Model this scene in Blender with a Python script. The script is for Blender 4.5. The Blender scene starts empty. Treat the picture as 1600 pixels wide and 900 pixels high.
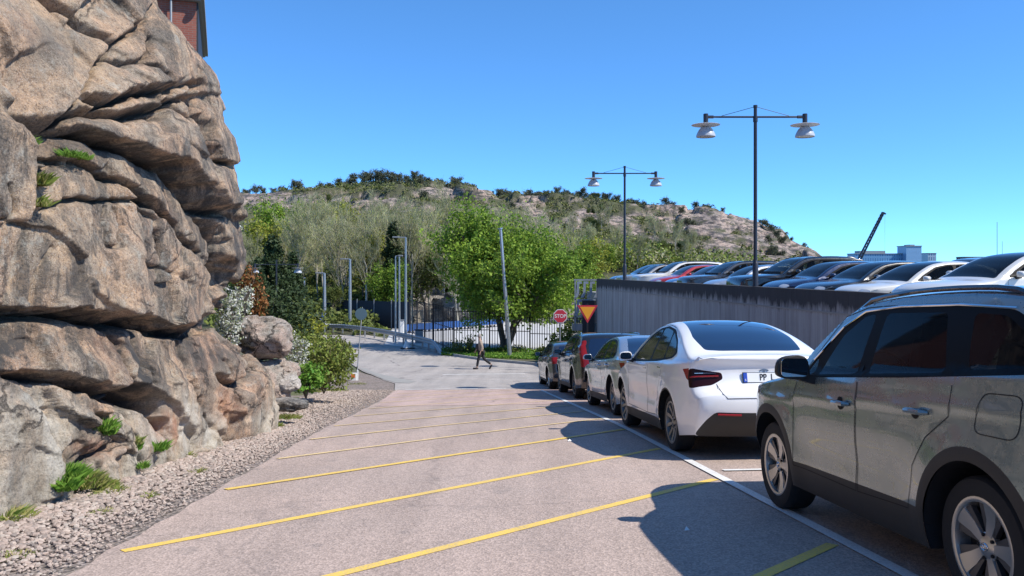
import bpy, bmesh, math, random
import numpy as np
from mathutils import Vector, Matrix, Euler
from mathutils.geometry import delaunay_2d_cdt

R = math.radians
scn = bpy.context.scene
col = scn.collection

# ------------------------------------------------------------ camera
EYE = 1.5
F = 1300.0            # focal length in photograph pixels (1600 wide)
HOR = 420.0
cd = bpy.data.cameras.new('camera')
cam = bpy.data.objects.new('camera', cd); col.objects.link(cam)
cam.location = (0, 0, EYE); cam.rotation_euler = (R(90), 0, 0)
cd.sensor_width = 36; cd.lens = 36 * F / 1600
cd.shift_y = -(450 - HOR) / 1600
cd.clip_start = 0.1; cd.clip_end = 6000
scn.camera = cam
scn.render.resolution_x = 1600; scn.render.resolution_y = 900

# ------------------------------------------------------------ sky and sun
SUN_EL = R(47); SD = Vector((.947, -.332, 0)).normalized()
SUNV = Vector((SD.x * math.cos(SUN_EL), SD.y * math.cos(SUN_EL), math.sin(SUN_EL)))
w = bpy.data.worlds.new('World'); scn.world = w; w.use_nodes = True
nt = w.node_tree; bg = nt.nodes['Background']
sky = nt.nodes.new('ShaderNodeTexSky'); sky.sky_type = 'NISHITA'; sky.sun_disc = False
sky.sun_elevation = SUN_EL; sky.sun_rotation = math.atan2(SD.x, SD.y)
sky.air_density = .4; sky.dust_density = 0.0; sky.ozone_density = 6.0; sky.altitude = 0
gm = nt.nodes.new('ShaderNodeGamma'); gm.inputs[1].default_value = .78
nt.links.new(sky.outputs[0], gm.inputs[0])
tn = nt.nodes.new('ShaderNodeMix'); tn.data_type = 'RGBA'; tn.blend_type = 'MULTIPLY'; tn.inputs[0].default_value = 1
tn.inputs[7].default_value = (.98, 1.78, 2.3, 1); tn.clamp_result = False
nt.links.new(gm.outputs[0], tn.inputs[6]); nt.links.new(tn.outputs[2], bg.inputs[0])
bg.inputs[1].default_value = 0.15
sl = bpy.data.lights.new('sun', 'SUN'); sl.energy = 5.0; sl.angle = R(.53); sl.color = (1, .95, .87)
so = bpy.data.objects.new('sun', sl); col.objects.link(so)
so.rotation_euler = SUNV.to_track_quat('Z', 'Y').to_euler(); so.location = (30, -20, 60)
vs = scn.view_settings
vs.view_transform = 'Standard'; vs.look = 'None'; vs.gamma = 1; vs.exposure = 0.30; vs.use_curve_mapping = False

# ------------------------------------------------------------ frames
TH = math.atan2(95, F)                      # the parking lane runs a little left of the view axis
cT, sT = math.cos(TH), math.sin(TH)
_gy = np.array([-400, -22, -12, 0, 13, 21, 26, 38, 48, 56, 70, 4000.])
_gz = np.array([1.2, 1.2, .93, 0, -1.01, -1.77, -2.24, -3.17, -3.56, -3.65, -3.65, -3.65])
_ty = np.arange(-60, 120, .25); _tz = np.interp(_ty, _gy, _gz)
_k = np.ones(9) / 9; _tz2 = np.convolve(_tz, _k, 'same'); _tz2[:6] = _tz[:6]; _tz2[-6:] = _tz[-6:]
def g(Y): return np.interp(Y, _ty, _tz2)
def gs(Y): return float((g(Y + .5) - g(Y - .5)))
def lane(X, Y, h=0):
    """parking-lane coordinates -> world"""
    return Vector((X * cT - Y * sT, X * sT + Y * cT, float(g(Y)) + h))
def tolane(x, y): return (x * cT + y * sT, -x * sT + y * cT)
def zg(x, y): return float(g(tolane(x, y)[1]))
def at(px, py, Y): return Vector(((px - 800) / F * Y, Y, EYE + (HOR - py) / F * Y))
def gp(px, py, h=0):
    """the point of the ground seen at a photograph pixel"""
    lo, hi = 1.0, 400.0
    for _ in range(50):
        m = (lo + hi) / 2; p = at(px, py, m)
        if p.z > zg(p.x, p.y): lo = m
        else: hi = m
    p = at(px, py, lo); p.z = zg(p.x, p.y) + h
    return p
def gxy(px, Y):
    x = (px - 800) / F * Y
    return Vector((x, Y, zg(x, Y)))

# ------------------------------------------------------------ numpy noise
def _h(ix, iy, iz):
    n = (ix.astype(np.int64) * 374761393 + iy.astype(np.int64) * 668265263 + iz.astype(np.int64) * 2147483647 * 3) & 0xFFFFFFFF
    n = ((n ^ (n >> 13)) * 1274126177) & 0xFFFFFFFF
    n = (n ^ (n >> 16)) & 0xFFFF
    return n / 65535.0
def vn(P):
    I = np.floor(P).astype(np.int64); f = P - I; f = f * f * f * (f * (f * 6 - 15) + 10)
    r = 0
    for dx in (0, 1):
        for dy in (0, 1):
            for dz in (0, 1):
                wgt = (f[:, 0] if dx else 1 - f[:, 0]) * (f[:, 1] if dy else 1 - f[:, 1]) * (f[:, 2] if dz else 1 - f[:, 2])
                r = r + wgt * _h(I[:, 0] + dx, I[:, 1] + dy, I[:, 2] + dz)
    return r * 2 - 1
def fbm(P, o=4, l=2.03, gn=.5):
    a, s, r = 1, 0, 0
    for i in range(o):
        r = r + a * vn(P + 17.3 * i); s += a; a *= gn; P = P * l
    return r / s
def cells(P):
    """distance to nearest and second nearest feature point, and a cell value"""
    I = np.floor(P).astype(np.int64); n = len(P)
    d1 = np.full(n, 9.); d2 = np.full(n, 9.); cv = np.zeros(n)
    for dx in (-1, 0, 1):
        for dy in (-1, 0, 1):
            for dz in (-1, 0, 1):
                jx, jy, jz = I[:, 0] + dx, I[:, 1] + dy, I[:, 2] + dz
                q = np.stack([jx + _h(jx, jy, jz), jy + _h(jx + 71, jy, jz), jz + _h(jx, jy + 37, jz + 5)], 1)
                d = np.linalg.norm(q - P, axis=1)
                m = d < d1; d2 = np.where(m, d1, np.minimum(d2, d)); cv = np.where(m, _h(jx, jy + 9, jz + 3), cv); d1 = np.where(m, d, d1)
    return d1, d2, cv
def facets(P, tilt):
    """broken-rock relief: every cell is a flat face with a tilt of its own"""
    I = np.floor(P).astype(np.int64); n = len(P); d1 = np.full(n, 9.); C = np.zeros((n, 3)); K = np.zeros((n, 3), np.int64)
    for dx in (-1, 0, 1):
        for dy in (-1, 0, 1):
            for dz in (-1, 0, 1):
                jx, jy, jz = I[:, 0] + dx, I[:, 1] + dy, I[:, 2] + dz
                q = np.stack([jx + _h(jx, jy, jz), jy + _h(jx + 71, jy, jz), jz + _h(jx, jy + 37, jz + 5)], 1)
                d = np.linalg.norm(q - P, axis=1); m = d < d1; d1 = np.where(m, d, d1); C = np.where(m[:, None], q, C); K = np.where(m[:, None], np.stack([jx, jy, jz], 1), K)
    T = np.stack([_h(K[:, 0] + 3, K[:, 1], K[:, 2]), _h(K[:, 0], K[:, 1] + 5, K[:, 2]), _h(K[:, 0], K[:, 1], K[:, 2] + 7)], 1) * 2 - 1
    return ((P - C) * T).sum(1) * tilt + (_h(K[:, 0] + 11, K[:, 1], K[:, 2]) - .5) * tilt * .5

# ------------------------------------------------------------ object helpers
def tag(o, label=None, cat=None, group=None, kind=None):
    if label: o['label'] = label
    if cat: o['category'] = cat
    if group: o['group'] = group
    if kind: o['kind'] = kind
    return o
def empty(name, loc=(0, 0, 0), rot=(0, 0, 0)):
    o = bpy.data.objects.new(name, None); col.objects.link(o)
    o.location = loc; o.rotation_euler = rot; o.empty_display_size = .2
    return o
def link(name, me, parent=None):
    o = bpy.data.objects.new(name, me); col.objects.link(o)
    if parent: o.parent = parent
    return o
def mesh_np(name, V, Fc, mats, parent=None, smooth=True, mi=None):
    """V (n,3), Fc (m,k) all faces with the same number of corners"""
    V = np.asarray(V, dtype=np.float32); Fc = np.asarray(Fc, dtype=np.int32)
    me = bpy.data.meshes.new(name); k = Fc.shape[1]
    me.vertices.add(len(V)); me.vertices.foreach_set('co', V.ravel())
    me.loops.add(Fc.size); me.loops.foreach_set('vertex_index', Fc.ravel())
    me.polygons.add(len(Fc)); me.polygons.foreach_set('loop_start', np.arange(0, Fc.size, k, dtype=np.int32))
    me.polygons.foreach_set('loop_total', np.full(len(Fc), k, dtype=np.int32))
    me.polygons.foreach_set('use_smooth', np.full(len(Fc), smooth))
    if mi is not None: me.polygons.foreach_set('material_index', np.asarray(mi, dtype=np.int32))
    me.update(calc_edges=True)
    for m in (mats if isinstance(mats, (list, tuple)) else [mats]): me.materials.append(m)
    return link(name, me, parent)
def copy_tree(o, parent=None):
    c = o.copy(); col.objects.link(c); c.parent = parent
    for ch in list(o.children): copy_tree(ch, c)
    return c

class MB:
    def __init__(s): s.v = []; s.f = []; s.m = []
    def add(s, v, f, m=0):
        b = len(s.v); s.v += [tuple(p) for p in v]; s.f += [tuple(i + b for i in q) for q in f]; s.m += [m] * len(f); return s
    def box(s, c, d, rot=None, m=0, top=1.0):
        x, y, z = [k / 2 for k in d]; c = Vector(c)
        v = [Vector((a * x * (top if e > 0 else 1), b * y * (top if e > 0 else 1), e * z)) for e in (-1, 1) for a, b in ((-1, -1), (1, -1), (1, 1), (-1, 1))]
        if rot is not None: v = [rot @ p for p in v]
        return s.add([p + c for p in v], [(0, 3, 2, 1), (4, 5, 6, 7), (0, 1, 5, 4), (1, 2, 6, 5), (2, 3, 7, 6), (3, 0, 4, 7)], m)
    def bar(s, a, b, wx, wy=None, up=(0, 0, 1), m=0):
        a, b = Vector(a), Vector(b); wy = wy or wx; d = (b - a).normalized(); u = Vector(up)
        if abs(d.dot(u)) > .98: u = Vector((0, 1, 0))
        x = d.cross(u).normalized(); y = x.cross(d)
        v = [p + x * i * wx / 2 + y * j * wy / 2 for p in (a, b) for i, j in ((-1, -1), (1, -1), (1, 1), (-1, 1))]
        return s.add(v, [(0, 3, 2, 1), (4, 5, 6, 7), (0, 1, 5, 4), (1, 2, 6, 5), (2, 3, 7, 6), (3, 0, 4, 7)], m)
    def tube(s, path, rad, n=8, m=0, cap=True):
        path = [Vector(p) for p in path]
        if not isinstance(rad, (list, tuple)): rad = [rad] * len(path)
        v, f = [], []
        for i, p in enumerate(path):
            d = (path[min(i + 1, len(path) - 1)] - path[max(i - 1, 0)]).normalized()
            u = Vector((0, 0, 1)) if abs(d.z) < .9 else Vector((1, 0, 0))
            x = d.cross(u).normalized(); y = x.cross(d)
            for k in range(n):
                a = 2 * math.pi * k / n; v.append(p + (x * math.cos(a) + y * math.sin(a)) * rad[i])
        for i in range(len(path) - 1):
            for k in range(n):
                k2 = (k + 1) % n; f.append((i * n + k, i * n + k2, (i + 1) * n + k2, (i + 1) * n + k))
        if cap: f.append(tuple(range(n - 1, -1, -1))); f.append(tuple((len(path) - 1) * n + k for k in range(n)))
        return s.add(v, f, m)
    def lathe(s, prof, n=24, axis='Z', c=(0, 0, 0), m=0, rot=None):
        v, f = [], []; c = Vector(c)
        for r, h in prof:
            for k in range(n):
                a = 2 * math.pi * k / n
                p = Vector((r * math.cos(a), r * math.sin(a), h))
                if axis == 'X': p = Vector((h, r * math.cos(a), r * math.sin(a)))
                if rot is not None: p = rot @ p
                v.append(p + c)
        for i in range(len(prof) - 1):
            for k in range(n):
                k2 = (k + 1) % n; f.append((i * n + k, i * n + k2, (i + 1) * n + k2, (i + 1) * n + k))
        return s.add(v, f, m)
    def prism(s, pts, thick, c=(0, 0, 0), rot=None, m=0):
        """polygon in XZ, thickness along Y"""
        n = len(pts); c = Vector(c); v = [Vector((x, -thick / 2, z)) for x, z in pts] + [Vector((x, thick / 2, z)) for x, z in pts]
        if rot is not None: v = [rot @ p for p in v]
        f = [tuple(range(n)), tuple(range(2 * n - 1, n - 1, -1))] + [(i, i + n, (i + 1) % n + n, (i + 1) % n) for i in range(n)]
        return s.add([p + c for p in v], f, m)
    def build(s, name, mats, parent=None, smooth=False, bevel=0):
        me = bpy.data.meshes.new(name); me.from_pydata(s.v, [], s.f)
        for m in (mats if isinstance(mats, (list, tuple)) else [mats]): me.materials.append(m)
        me.polygons.foreach_set('material_index', s.m); me.update()
        if smooth: me.shade_smooth(); 
        o = link(name, me, parent)
        if smooth == 'auto':
            me.set_sharp_from_angle(angle=R(38))
        if bevel:
            b = o.modifiers.new('bevel', 'BEVEL'); b.width = bevel; b.segments = 2; b.limit_method = 'ANGLE'
        return o

# ------------------------------------------------------------ materials
class NB:
    """small node builder"""
    def __init__(s, name):
        s.mat = bpy.data.materials.new(name); s.mat.use_nodes = True; s.t = s.mat.node_tree
        s.p = s.t.nodes['Principled BSDF']; s.tc = s.t.nodes.new('ShaderNodeTexCoord')
    def n(s, typ, **kw):
        q = s.t.nodes.new(typ)
        for k, v in kw.items():
            if k in q.inputs.keys() and not hasattr(q, k): q.inputs[k].default_value = v
            else: setattr(q, k, v)
        return q
    def l(s, a, b): s.t.links.new(a, b)
    def noise(s, scale, detail=4, rough=.55, vec=None, stretch=None, src='Object', dist=0):
        q = s.n('ShaderNodeTexNoise'); q.inputs['Scale'].default_value = scale; q.inputs['Detail'].default_value = detail
        q.inputs['Roughness'].default_value = rough; q.inputs['Distortion'].default_value = dist
        v = vec or s.tc.outputs[src]
        if stretch:
            mp = s.n('ShaderNodeMapping'); mp.inputs['Scale'].default_value = stretch; s.l(v, mp.inputs[0]); v = mp.outputs[0]
        s.l(v, q.inputs['Vector']); return q.outputs['Fac']
    def ramp(s, fac, stops, interp='LINEAR'):
        q = s.n('ShaderNodeValToRGB'); q.color_ramp.interpolation = interp; e = q.color_ramp.elements
        while len(e) < len(stops): e.new(.5)
        for i, (p, c) in enumerate(stops):
            e[i].position = p; e[i].color = (c, c, c, 1) if isinstance(c, (int, float)) else (*c, 1)
        s.l(fac, q.inputs[0]); return q.outputs[0]
    def mix(s, fac, a, b, typ='MIX'):
        q = s.n('ShaderNodeMix'); q.data_type = 'RGBA'; q.blend_type = typ
        for v, i in ((fac, 0), (a, 6), (b, 7)):
            if isinstance(v, (int, float)): q.inputs[i].default_value = v if i == 0 else (v, v, v, 1)
            elif isinstance(v, tuple): q.inputs[i].default_value = (*v, 1)
            else: s.l(v, q.inputs[i])
        return q.outputs[2]
    def math(s, op, a, b=None):
        q = s.n('ShaderNodeMath', operation=op)
        for i, v in enumerate((a, b)):
            if v is None: continue
            if isinstance(v, (int, float)): q.inputs[i].default_value = v
            else: s.l(v, q.inputs[i])
        return q.outputs[0]
    def base(s, c):
        if isinstance(c, tuple): s.p.inputs['Base Color'].default_value = (*c, 1)
        else: s.l(c, s.p.inputs['Base Color'])
    def rough(s, v):
        if isinstance(v, (int, float)): s.p.inputs['Roughness'].default_value = v
        else: s.l(v, s.p.inputs['Roughness'])
    def bump(s, h, strength=.4, dist=.02, prev=None):
        q = s.n('ShaderNodeBump'); q.inputs['Strength'].default_value = strength; q.inputs['Distance'].default_value = dist
        s.l(h, q.inputs['Height'])
        if prev: s.l(prev, q.inputs['Normal'])
        s.l(q.outputs[0], s.p.inputs['Normal']); return q.outputs[0]

def plain(name, c, rough=.6, metal=0, var=.18, scale=6, coat=0, spec=None, bump=0):
    b = NB(name)
    if var:
        f = b.noise(scale, 5, .6)
        b.base(b.mix(f, tuple(k * (1 - var) for k in c), tuple(min(1, k * (1 + var)) for k in c)))
        if bump: b.bump(b.noise(scale * 12, 3), bump, .004)
    else: b.base(c)
    b.p.inputs['Roughness'].default_value = rough; b.p.inputs['Metallic'].default_value = metal
    if coat: b.p.inputs['Coat Weight'].default_value = coat; b.p.inputs['Coat Roughness'].default_value = .03
    if spec is not None: b.p.inputs['Specular IOR Level'].default_value = spec
    return b.mat

M = {}
def m_rock(name, c1, c2, c3, dark=(.05, .048, .045), sc=1.0, streak=True, lich=.6, lowpale=False):
    b = NB(name)
    big = b.noise(.55 * sc, 4, .55); med = b.noise(2.6 * sc, 6, .65); fine = b.noise(38 * sc, 5, .75); sp = b.noise(120 * sc, 2, .6)
    c = b.mix(b.ramp(big, [(.36, 0), (.62, 1)]), c1, c2)
    c = b.mix(b.ramp(med, [(.42, 0), (.60, .95)]), c, c3)
    mot = b.noise(9 * sc, 7, .78); c = b.mix(1.0, c, b.ramp(mot, [(.30, .34), (.45, .85), (.62, 1.28)]), 'MULTIPLY')
    c = b.mix(b.ramp(fine, [(.36, .9), (.50, 0)]), c, tuple(k * .28 for k in c2))
    c = b.mix(b.ramp(sp, [(.54, 0), (.66, .8)]), c, (.62, .53, .45))
    if streak:
        st = b.noise(1.5 * sc, 6, .72, stretch=(1.6, 1.6, .28), dist=.6)
        reg = b.noise(.42 * sc, 3, .5)
        k = b.math('MULTIPLY', b.ramp(st, [(.45, 0), (.54, 1)]), b.ramp(reg, [(.36, 0), (.48, 1)]))
        k = b.math('MULTIPLY', k, b.ramp(fine, [(.32, .95), (.66, .45)]))
        c = b.mix(k, c, dark)
    li = b.noise(4.2 * sc, 7, .7); c = b.mix(b.math('MULTIPLY', b.ramp(li, [(.57, 0), (.66, lich)]), b.ramp(fine, [(.35, .3), (.6, 1)])), c, (.42, .42, .37))
    if lowpale:
        at_ = b.n('ShaderNodeAttribute'); at_.attribute_name = 'pale'
        pn = b.noise(2.2, 6, .7, stretch=(2.2, 2.2, .7))
        pale = b.mix(b.ramp(pn, [(.35, 0), (.7, 1)]), (.44, .37, .27), (.60, .57, .50))
        c = b.mix(b.math('MULTIPLY', at_.outputs['Fac'], b.ramp(pn, [(.28, .35), (.5, 1)])), c, b.mix(b.ramp(fine, [(.3, .8), (.5, 0)]), pale, (.2, .17, .13)))
        ar = b.n('ShaderNodeAttribute'); ar.attribute_name = 'rust'
        c = b.mix(b.math('MULTIPLY', ar.outputs['Fac'], b.ramp(pn, [(.3, .9), (.7, .1)])), c, (.42, .16, .08))
        ad = b.n('ShaderNodeAttribute'); ad.attribute_name = 'lichen_shade'  # black lichen patches, with crevice shade painted in along the cracks
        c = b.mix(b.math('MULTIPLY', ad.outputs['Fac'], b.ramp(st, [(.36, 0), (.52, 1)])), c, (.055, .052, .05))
    vc = b.n('ShaderNodeTexVoronoi'); vc.feature = 'DISTANCE_TO_EDGE'; vc.inputs['Scale'].default_value = .95 * sc
    dn = b.n('ShaderNodeTexNoise'); dn.inputs['Scale'].default_value = 1.6 * sc; dn.inputs['Detail'].default_value = 7; dn.inputs['Roughness'].default_value = .6; b.l(b.tc.outputs['Object'], dn.inputs['Vector'])
    av = b.n('ShaderNodeVectorMath', operation='MULTIPLY_ADD'); av.inputs[1].default_value = (.9, .9, .9); b.l(dn.outputs['Color'], av.inputs[0]); b.l(b.tc.outputs['Object'], av.inputs[2]); b.l(av.outputs[0], vc.inputs['Vector'])
    crk = b.math('MULTIPLY', b.ramp(vc.outputs['Distance'], [(0, 1), (.012, .7), (.022, 0)]), b.ramp(big, [(.42, 0), (.52, 1)]))
    c = b.mix(b.math('MULTIPLY', crk, .85), c, (.05, .042, .036))
    b.base(c); b.rough(.88)
    h = b.mix(.5, b.noise(11 * sc, 8, .72), fine)
    p1 = b.bump(b.mix(.6, h, mot), 1.0, .07 / sc); b.bump(b.math('SUBTRACT', b.noise(75 * sc, 3, .7), b.math('MULTIPLY', crk, 3.0)), .7, .012 / sc, p1)
    return b.mat
M['rock'] = m_rock('granite', (.46, .315, .19), (.52, .315, .195), (.31, .25, .18), lowpale=True)
M['boulder'] = m_rock('boulder_granite', (.36, .30, .25), (.40, .29, .23), (.30, .27, .23), streak=False)
M['pale_boulder'] = m_rock('pale_granite', (.55, .50, .45), (.50, .43, .38), (.45, .42, .38), streak=False)
M['cut_rock'] = m_rock('cut_granite', (.36, .33, .29), (.40, .34, .29), (.27, .26, .24), sc=.6)

def m_asphalt(name, a, bb, pebble=.5, patch=(.9, 1.1), cracks=0):
    b = NB(name)
    big = b.noise(.35, 5, .6); f1 = b.noise(95, 2, .6); vo = b.n('ShaderNodeTexVoronoi'); vo.inputs['Scale'].default_value = 70
    b.l(b.tc.outputs['Object'], vo.inputs['Vector'])
    c = b.mix(b.ramp(big, [(.3, 0), (.7, 1)]), a, bb)
    vr = b.mix(1.0, c, b.ramp(vo.outputs['Color'], [(.15, .45), (.5, .95), (.85, 1.5)]), 'MULTIPLY')
    c = b.mix(pebble, c, vr)
    st = b.noise(1.1, 5, .7, stretch=(1, .35, 1)); c = b.mix(1.0, c, b.ramp(st, [(.3, .84), (.55, 1.0), (.75, 1.06)]), 'MULTIPLY')
    tr = b.noise(.8, 2, .5, stretch=(2.6, .08, 1)); c = b.mix(1.0, c, b.ramp(tr, [(.35, .90), (.6, 1.04)]), 'MULTIPLY')
    bl = b.noise(2.3, 5, .75); c = b.mix(b.ramp(bl, [(.57, 0), (.72, .5)]), c, (.17, .15, .14))
    if cracks:
        wv = b.n('ShaderNodeTexVoronoi'); wv.feature = 'DISTANCE_TO_EDGE'; wv.inputs['Scale'].default_value = .22
        nn = b.n('ShaderNodeTexNoise'); nn.inputs['Scale'].default_value = .9; nn.inputs['Detail'].default_value = 6
        b.l(b.tc.outputs['Object'], nn.inputs['Vector']); ad = b.n('ShaderNodeVectorMath', operation='ADD')
        b.l(b.tc.outputs['Object'], ad.inputs[0]); b.l(nn.outputs['Color'], ad.inputs[1]); b.l(ad.outputs[0], wv.inputs['Vector'])
        c = b.mix(b.ramp(wv.outputs['Distance'], [(.0, cracks), (.007, 0)]), c, (.05, .05, .05))
    b.base(c); b.rough(.82); b.bump(vo.outputs['Distance'], .55, .006)
    return b.mat
M['asphalt'] = m_asphalt('parking_asphalt', (.40, .315, .268), (.445, .338, .282), .5, cracks=.18)
M['asphalt_far'] = m_asphalt('street_asphalt', (.36, .33, .305), (.42, .375, .34), .5, cracks=.8)
M['asphalt_red'] = m_asphalt('reddish_asphalt', (.46, .34, .30), (.50, .36, .31), .5, cracks=.5)
def m_paint(name, c, wear=.5):
    b = NB(name); f = b.noise(60, 4, .8); h = b.noise(3, 4, .6)
    k = b.math('ADD', f, b.math('MULTIPLY', h, .35))
    b.base(b.mix(b.ramp(k, [(.50, wear), (.74, 0)]), c, (.34, .29, .25))); b.rough(.65)
    b.bump(b.noise(90, 2), .3, .004); return b.mat
M['yellow'] = m_paint('yellow_line_paint', (.84, .56, .085), .75)
M['yellow_faded'] = m_paint('faded_yellow_line_paint', (.78, .57, .26), .9)
M['white_line'] = m_paint('white_line_paint', (.78, .77, .74), .6)

def m_gravel(name, a, bb, c3):
    b = NB(name); vo = b.n('ShaderNodeTexVoronoi'); vo.inputs['Scale'].default_value = 26; b.l(b.tc.outputs['Object'], vo.inputs['Vector'])
    c = b.ramp(vo.outputs['Color'], [(.2, a), (.5, bb), (.8, c3)]); c = b.mix(b.ramp(b.noise(1.3, 5, .6), [(.4, 0), (.7, .5)]), c, (.16, .14, .11))
    b.base(c); b.rough(.9); b.bump(vo.outputs['Distance'], 1.0, .03); return b.mat
M['gravel_bed'] = m_gravel('gravel_bed', (.16, .13, .11), (.28, .22, .19), (.36, .30, .27))
b = NB('gravel_stones'); gi = b.n('ShaderNodeNewGeometry')
b.base(b.mix(b.noise(60, 3), b.ramp(gi.outputs['Random Per Island'], [(0, (.13, .11, .10)), (.3, (.36, .265, .205)), (.6, (.49, .36, .29)), (.85, (.60, .49, .40)), (1, (.42, .37, .31))]), (.30, .25, .22)))
b.rough(.85); M['stones'] = b.mat
def m_soil():
    b = NB('ground_soil'); f = b.noise(.25, 6, .6); h = b.noise(6, 6, .7)
    c = b.mix(b.ramp(f, [(.35, 0), (.6, 1)]), (.15, .125, .085), (.10, .13, .045))
    c = b.mix(b.ramp(h, [(.4, .7), (.6, 0)]), c, (.07, .075, .035)); b.base(c); b.rough(.95); b.bump(h, .8, .05); return b.mat
M['soil'] = m_soil()
def m_leaf(name, cols, tr=.25, rough=.6):
    b = NB(name); gi = b.n('ShaderNodeNewGeometry'); oi = b.n('ShaderNodeObjectInfo')
    n = len(cols); c = b.ramp(gi.outputs['Random Per Island'], [(i / max(1, n - 1), k) for i, k in enumerate(cols)])
    f = b.noise(.5, 3, .6); c = b.mix(1.0, c, b.ramp(f, [(.3, .72), (.7, 1.22)]), 'MULTIPLY')
    c = b.mix(1.0, c, b.ramp(oi.outputs['Random'], [(0, .8), (1, 1.15)]), 'MULTIPLY')
    b.base(c); b.rough(rough); b.p.inputs['Specular IOR Level'].default_value = .2
    t = b.n('ShaderNodeBsdfTranslucent'); b.l(c, t.inputs[0]); mx = b.n('ShaderNodeMixShader'); mx.inputs[0].default_value = tr
    out = b.t.nodes['Material Output']; b.l(b.p.outputs[0], mx.inputs[1]); b.l(t.outputs[0], mx.inputs[2]); b.l(mx.outputs[0], out.inputs[0])
    return b.mat
M['leaf_fresh'] = m_leaf('fresh_leaves', [(.12, .20, .03), (.20, .32, .04), (.32, .44, .06), (.09, .15, .025)], .4)
M['leaf_yellow'] = m_leaf('yellow_green_leaves', [(.26, .28, .04), (.36, .38, .05), (.2, .25, .04), (.40, .36, .06)], .35)
M['leaf_mid'] = m_leaf('mid_green_leaves', [(.09, .12, .03), (.14, .18, .04), (.18, .21, .05), (.10, .11, .04)], .25)
M['leaf_bud'] = m_leaf('budding_twigs', [(.40, .38, .23), (.47, .45, .26), (.35, .32, .21), (.46, .46, .20), (.30, .38, .10)], .3)
M['leaf_dark'] = m_leaf('dark_needles', [(.025, .045, .018), (.04, .065, .022), (.055, .08, .03)], .08)
M['leaf_pine'] = m_leaf('pine_needles', [(.075, .09, .05), (.11, .12, .065), (.15, .145, .09)], .12)
M['leaf_scrub'] = m_leaf('hillside_scrub', [(.09, .105, .04), (.15, .17, .05), (.19, .20, .06), (.14, .17, .04), (.22, .19, .09)], .15)
M['leaf_rust'] = m_leaf('rust_leaves', [(.26, .10, .03), (.33, .14, .05), (.18, .08, .03), (.12, .14, .04)], .25)
M['leaf_white'] = m_leaf('white_blossom', [(.62, .62, .55), (.78, .77, .72), (.55, .58, .42), (.25, .3, .08)], .2)
M['leaf_bush'] = m_leaf('bush_leaves', [(.12, .17, .035), (.19, .25, .045), (.25, .29, .06), (.16, .15, .05)], .3)
M['grass'] = m_leaf('grass_blades', [(.13, .20, .03), (.22, .30, .05), (.34, .33, .10), (.42, .36, .16), (.09, .16, .025)], .3)
M['grass_fresh'] = m_leaf('fresh_grass_blades', [(.09, .22, .03), (.16, .30, .04), (.22, .32, .06)], .3)
M['bark'] = plain('bark', (.13, .105, .08), .9, var=.4, scale=8)
M['bark_grey'] = plain('grey_bark', (.30, .28, .23), .9, var=.35, scale=5)
M['steel'] = plain('galvanised_steel', (.42, .44, .46), .42, .75, var=.15)
M['steel_dull'] = plain('dull_steel', (.30, .31, .32), .55, .5, var=.25)
M['black_metal'] = plain('black_painted_metal', (.012, .013, .018), .45, .0, var=.3)
M['navy_metal'] = plain('dark_post_paint', (.022, .024, .034), .38, .0, var=.25)
M['white_enamel'] = plain('white_enamel', (.72, .72, .72), .35, var=.06)
M['red_sign'] = plain('sign_red', (.52, .028, .045), .4, var=.06)
M['yellow_sign'] = plain('sign_yellow', (.85, .36, .02), .45, var=.06)
M['white_plain'] = plain('white_paint', (.75, .75, .73), .5, var=.06)
M['dark_plain'] = plain('dark_panel', (.02, .022, .027), .6, var=.3)
M['orange'] = plain('orange_reflector', (.75, .16, .03), .4, var=.1)
def m_concrete():
    b = NB('stained_concrete'); 
    c = b.mix(b.noise(1.2, 6, .7), (.33, .325, .33), (.50, .49, .48))
    bd = b.n('ShaderNodeTexWave'); bd.wave_type = 'BANDS'; bd.bands_direction = 'Y'; bd.inputs['Scale'].default_value = 2.6; bd.inputs['Distortion'].default_value = 1.2; bd.inputs['Detail'].default_value = 3; bd.inputs['Detail Scale'].default_value = .6
    b.l(b.tc.outputs['Object'], bd.inputs['Vector'])
    c = b.mix(b.ramp(bd.outputs['Fac'], [(.02, .14), (.20, 0)]), c, (.14, .13, .12))
    st = b.noise(1.0, 6, .75, stretch=(3, 3.6, .20)); c = b.mix(b.ramp(st, [(.42, .0), (.66, .6)]), c, (.14, .125, .115))
    st2 = b.noise(1.3, 6, .8, stretch=(5, 11, .3)); c = b.mix(b.ramp(st2, [(.58, .0), (.72, .6)]), c, (.42, .42, .41))
    sp = b.n('ShaderNodeSeparateXYZ'); b.l(b.tc.outputs['Object'], sp.inputs[0])
    k = b.math('ADD', b.math('MULTIPLY', sp.outputs['Z'], 1.0), b.math('MULTIPLY', b.noise(1.2, 5, .7, stretch=(3, 3, .6)), .9))
    c = b.mix(b.ramp(k, [(-.0, 0), (.50, .0), (.72, .93)]), c, (.028, .027, .03))
    b.base(c); b.rough(.9)
    p = b.bump(bd.outputs['Fac'], .1, .008); b.bump(b.noise(30, 5, .7), .4, .01, p); return b.mat
M['concrete'] = m_concrete()
M['concrete_plain'] = plain('plain_concrete', (.30, .29, .27), .9, var=.25, scale=2)
# ------------------------------------------------------------ the deck wall line
WA = (6.93, 23.7); WD = Vector((-.130, 1, 0)).normalized()       # a point of the wall and its direction (world)
WEND = 43.2
def wall_x(y): return 10.01 - .13 * y
def wall_lane(Y):
    """lane X of the wall face at lane Y"""
    x0, y0 = tolane(wall_x(0), 0); x1, y1 = tolane(wall_x(50), 50)
    return x0 + (x1 - x0) * (Y - y0) / (y1 - y0)

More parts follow.
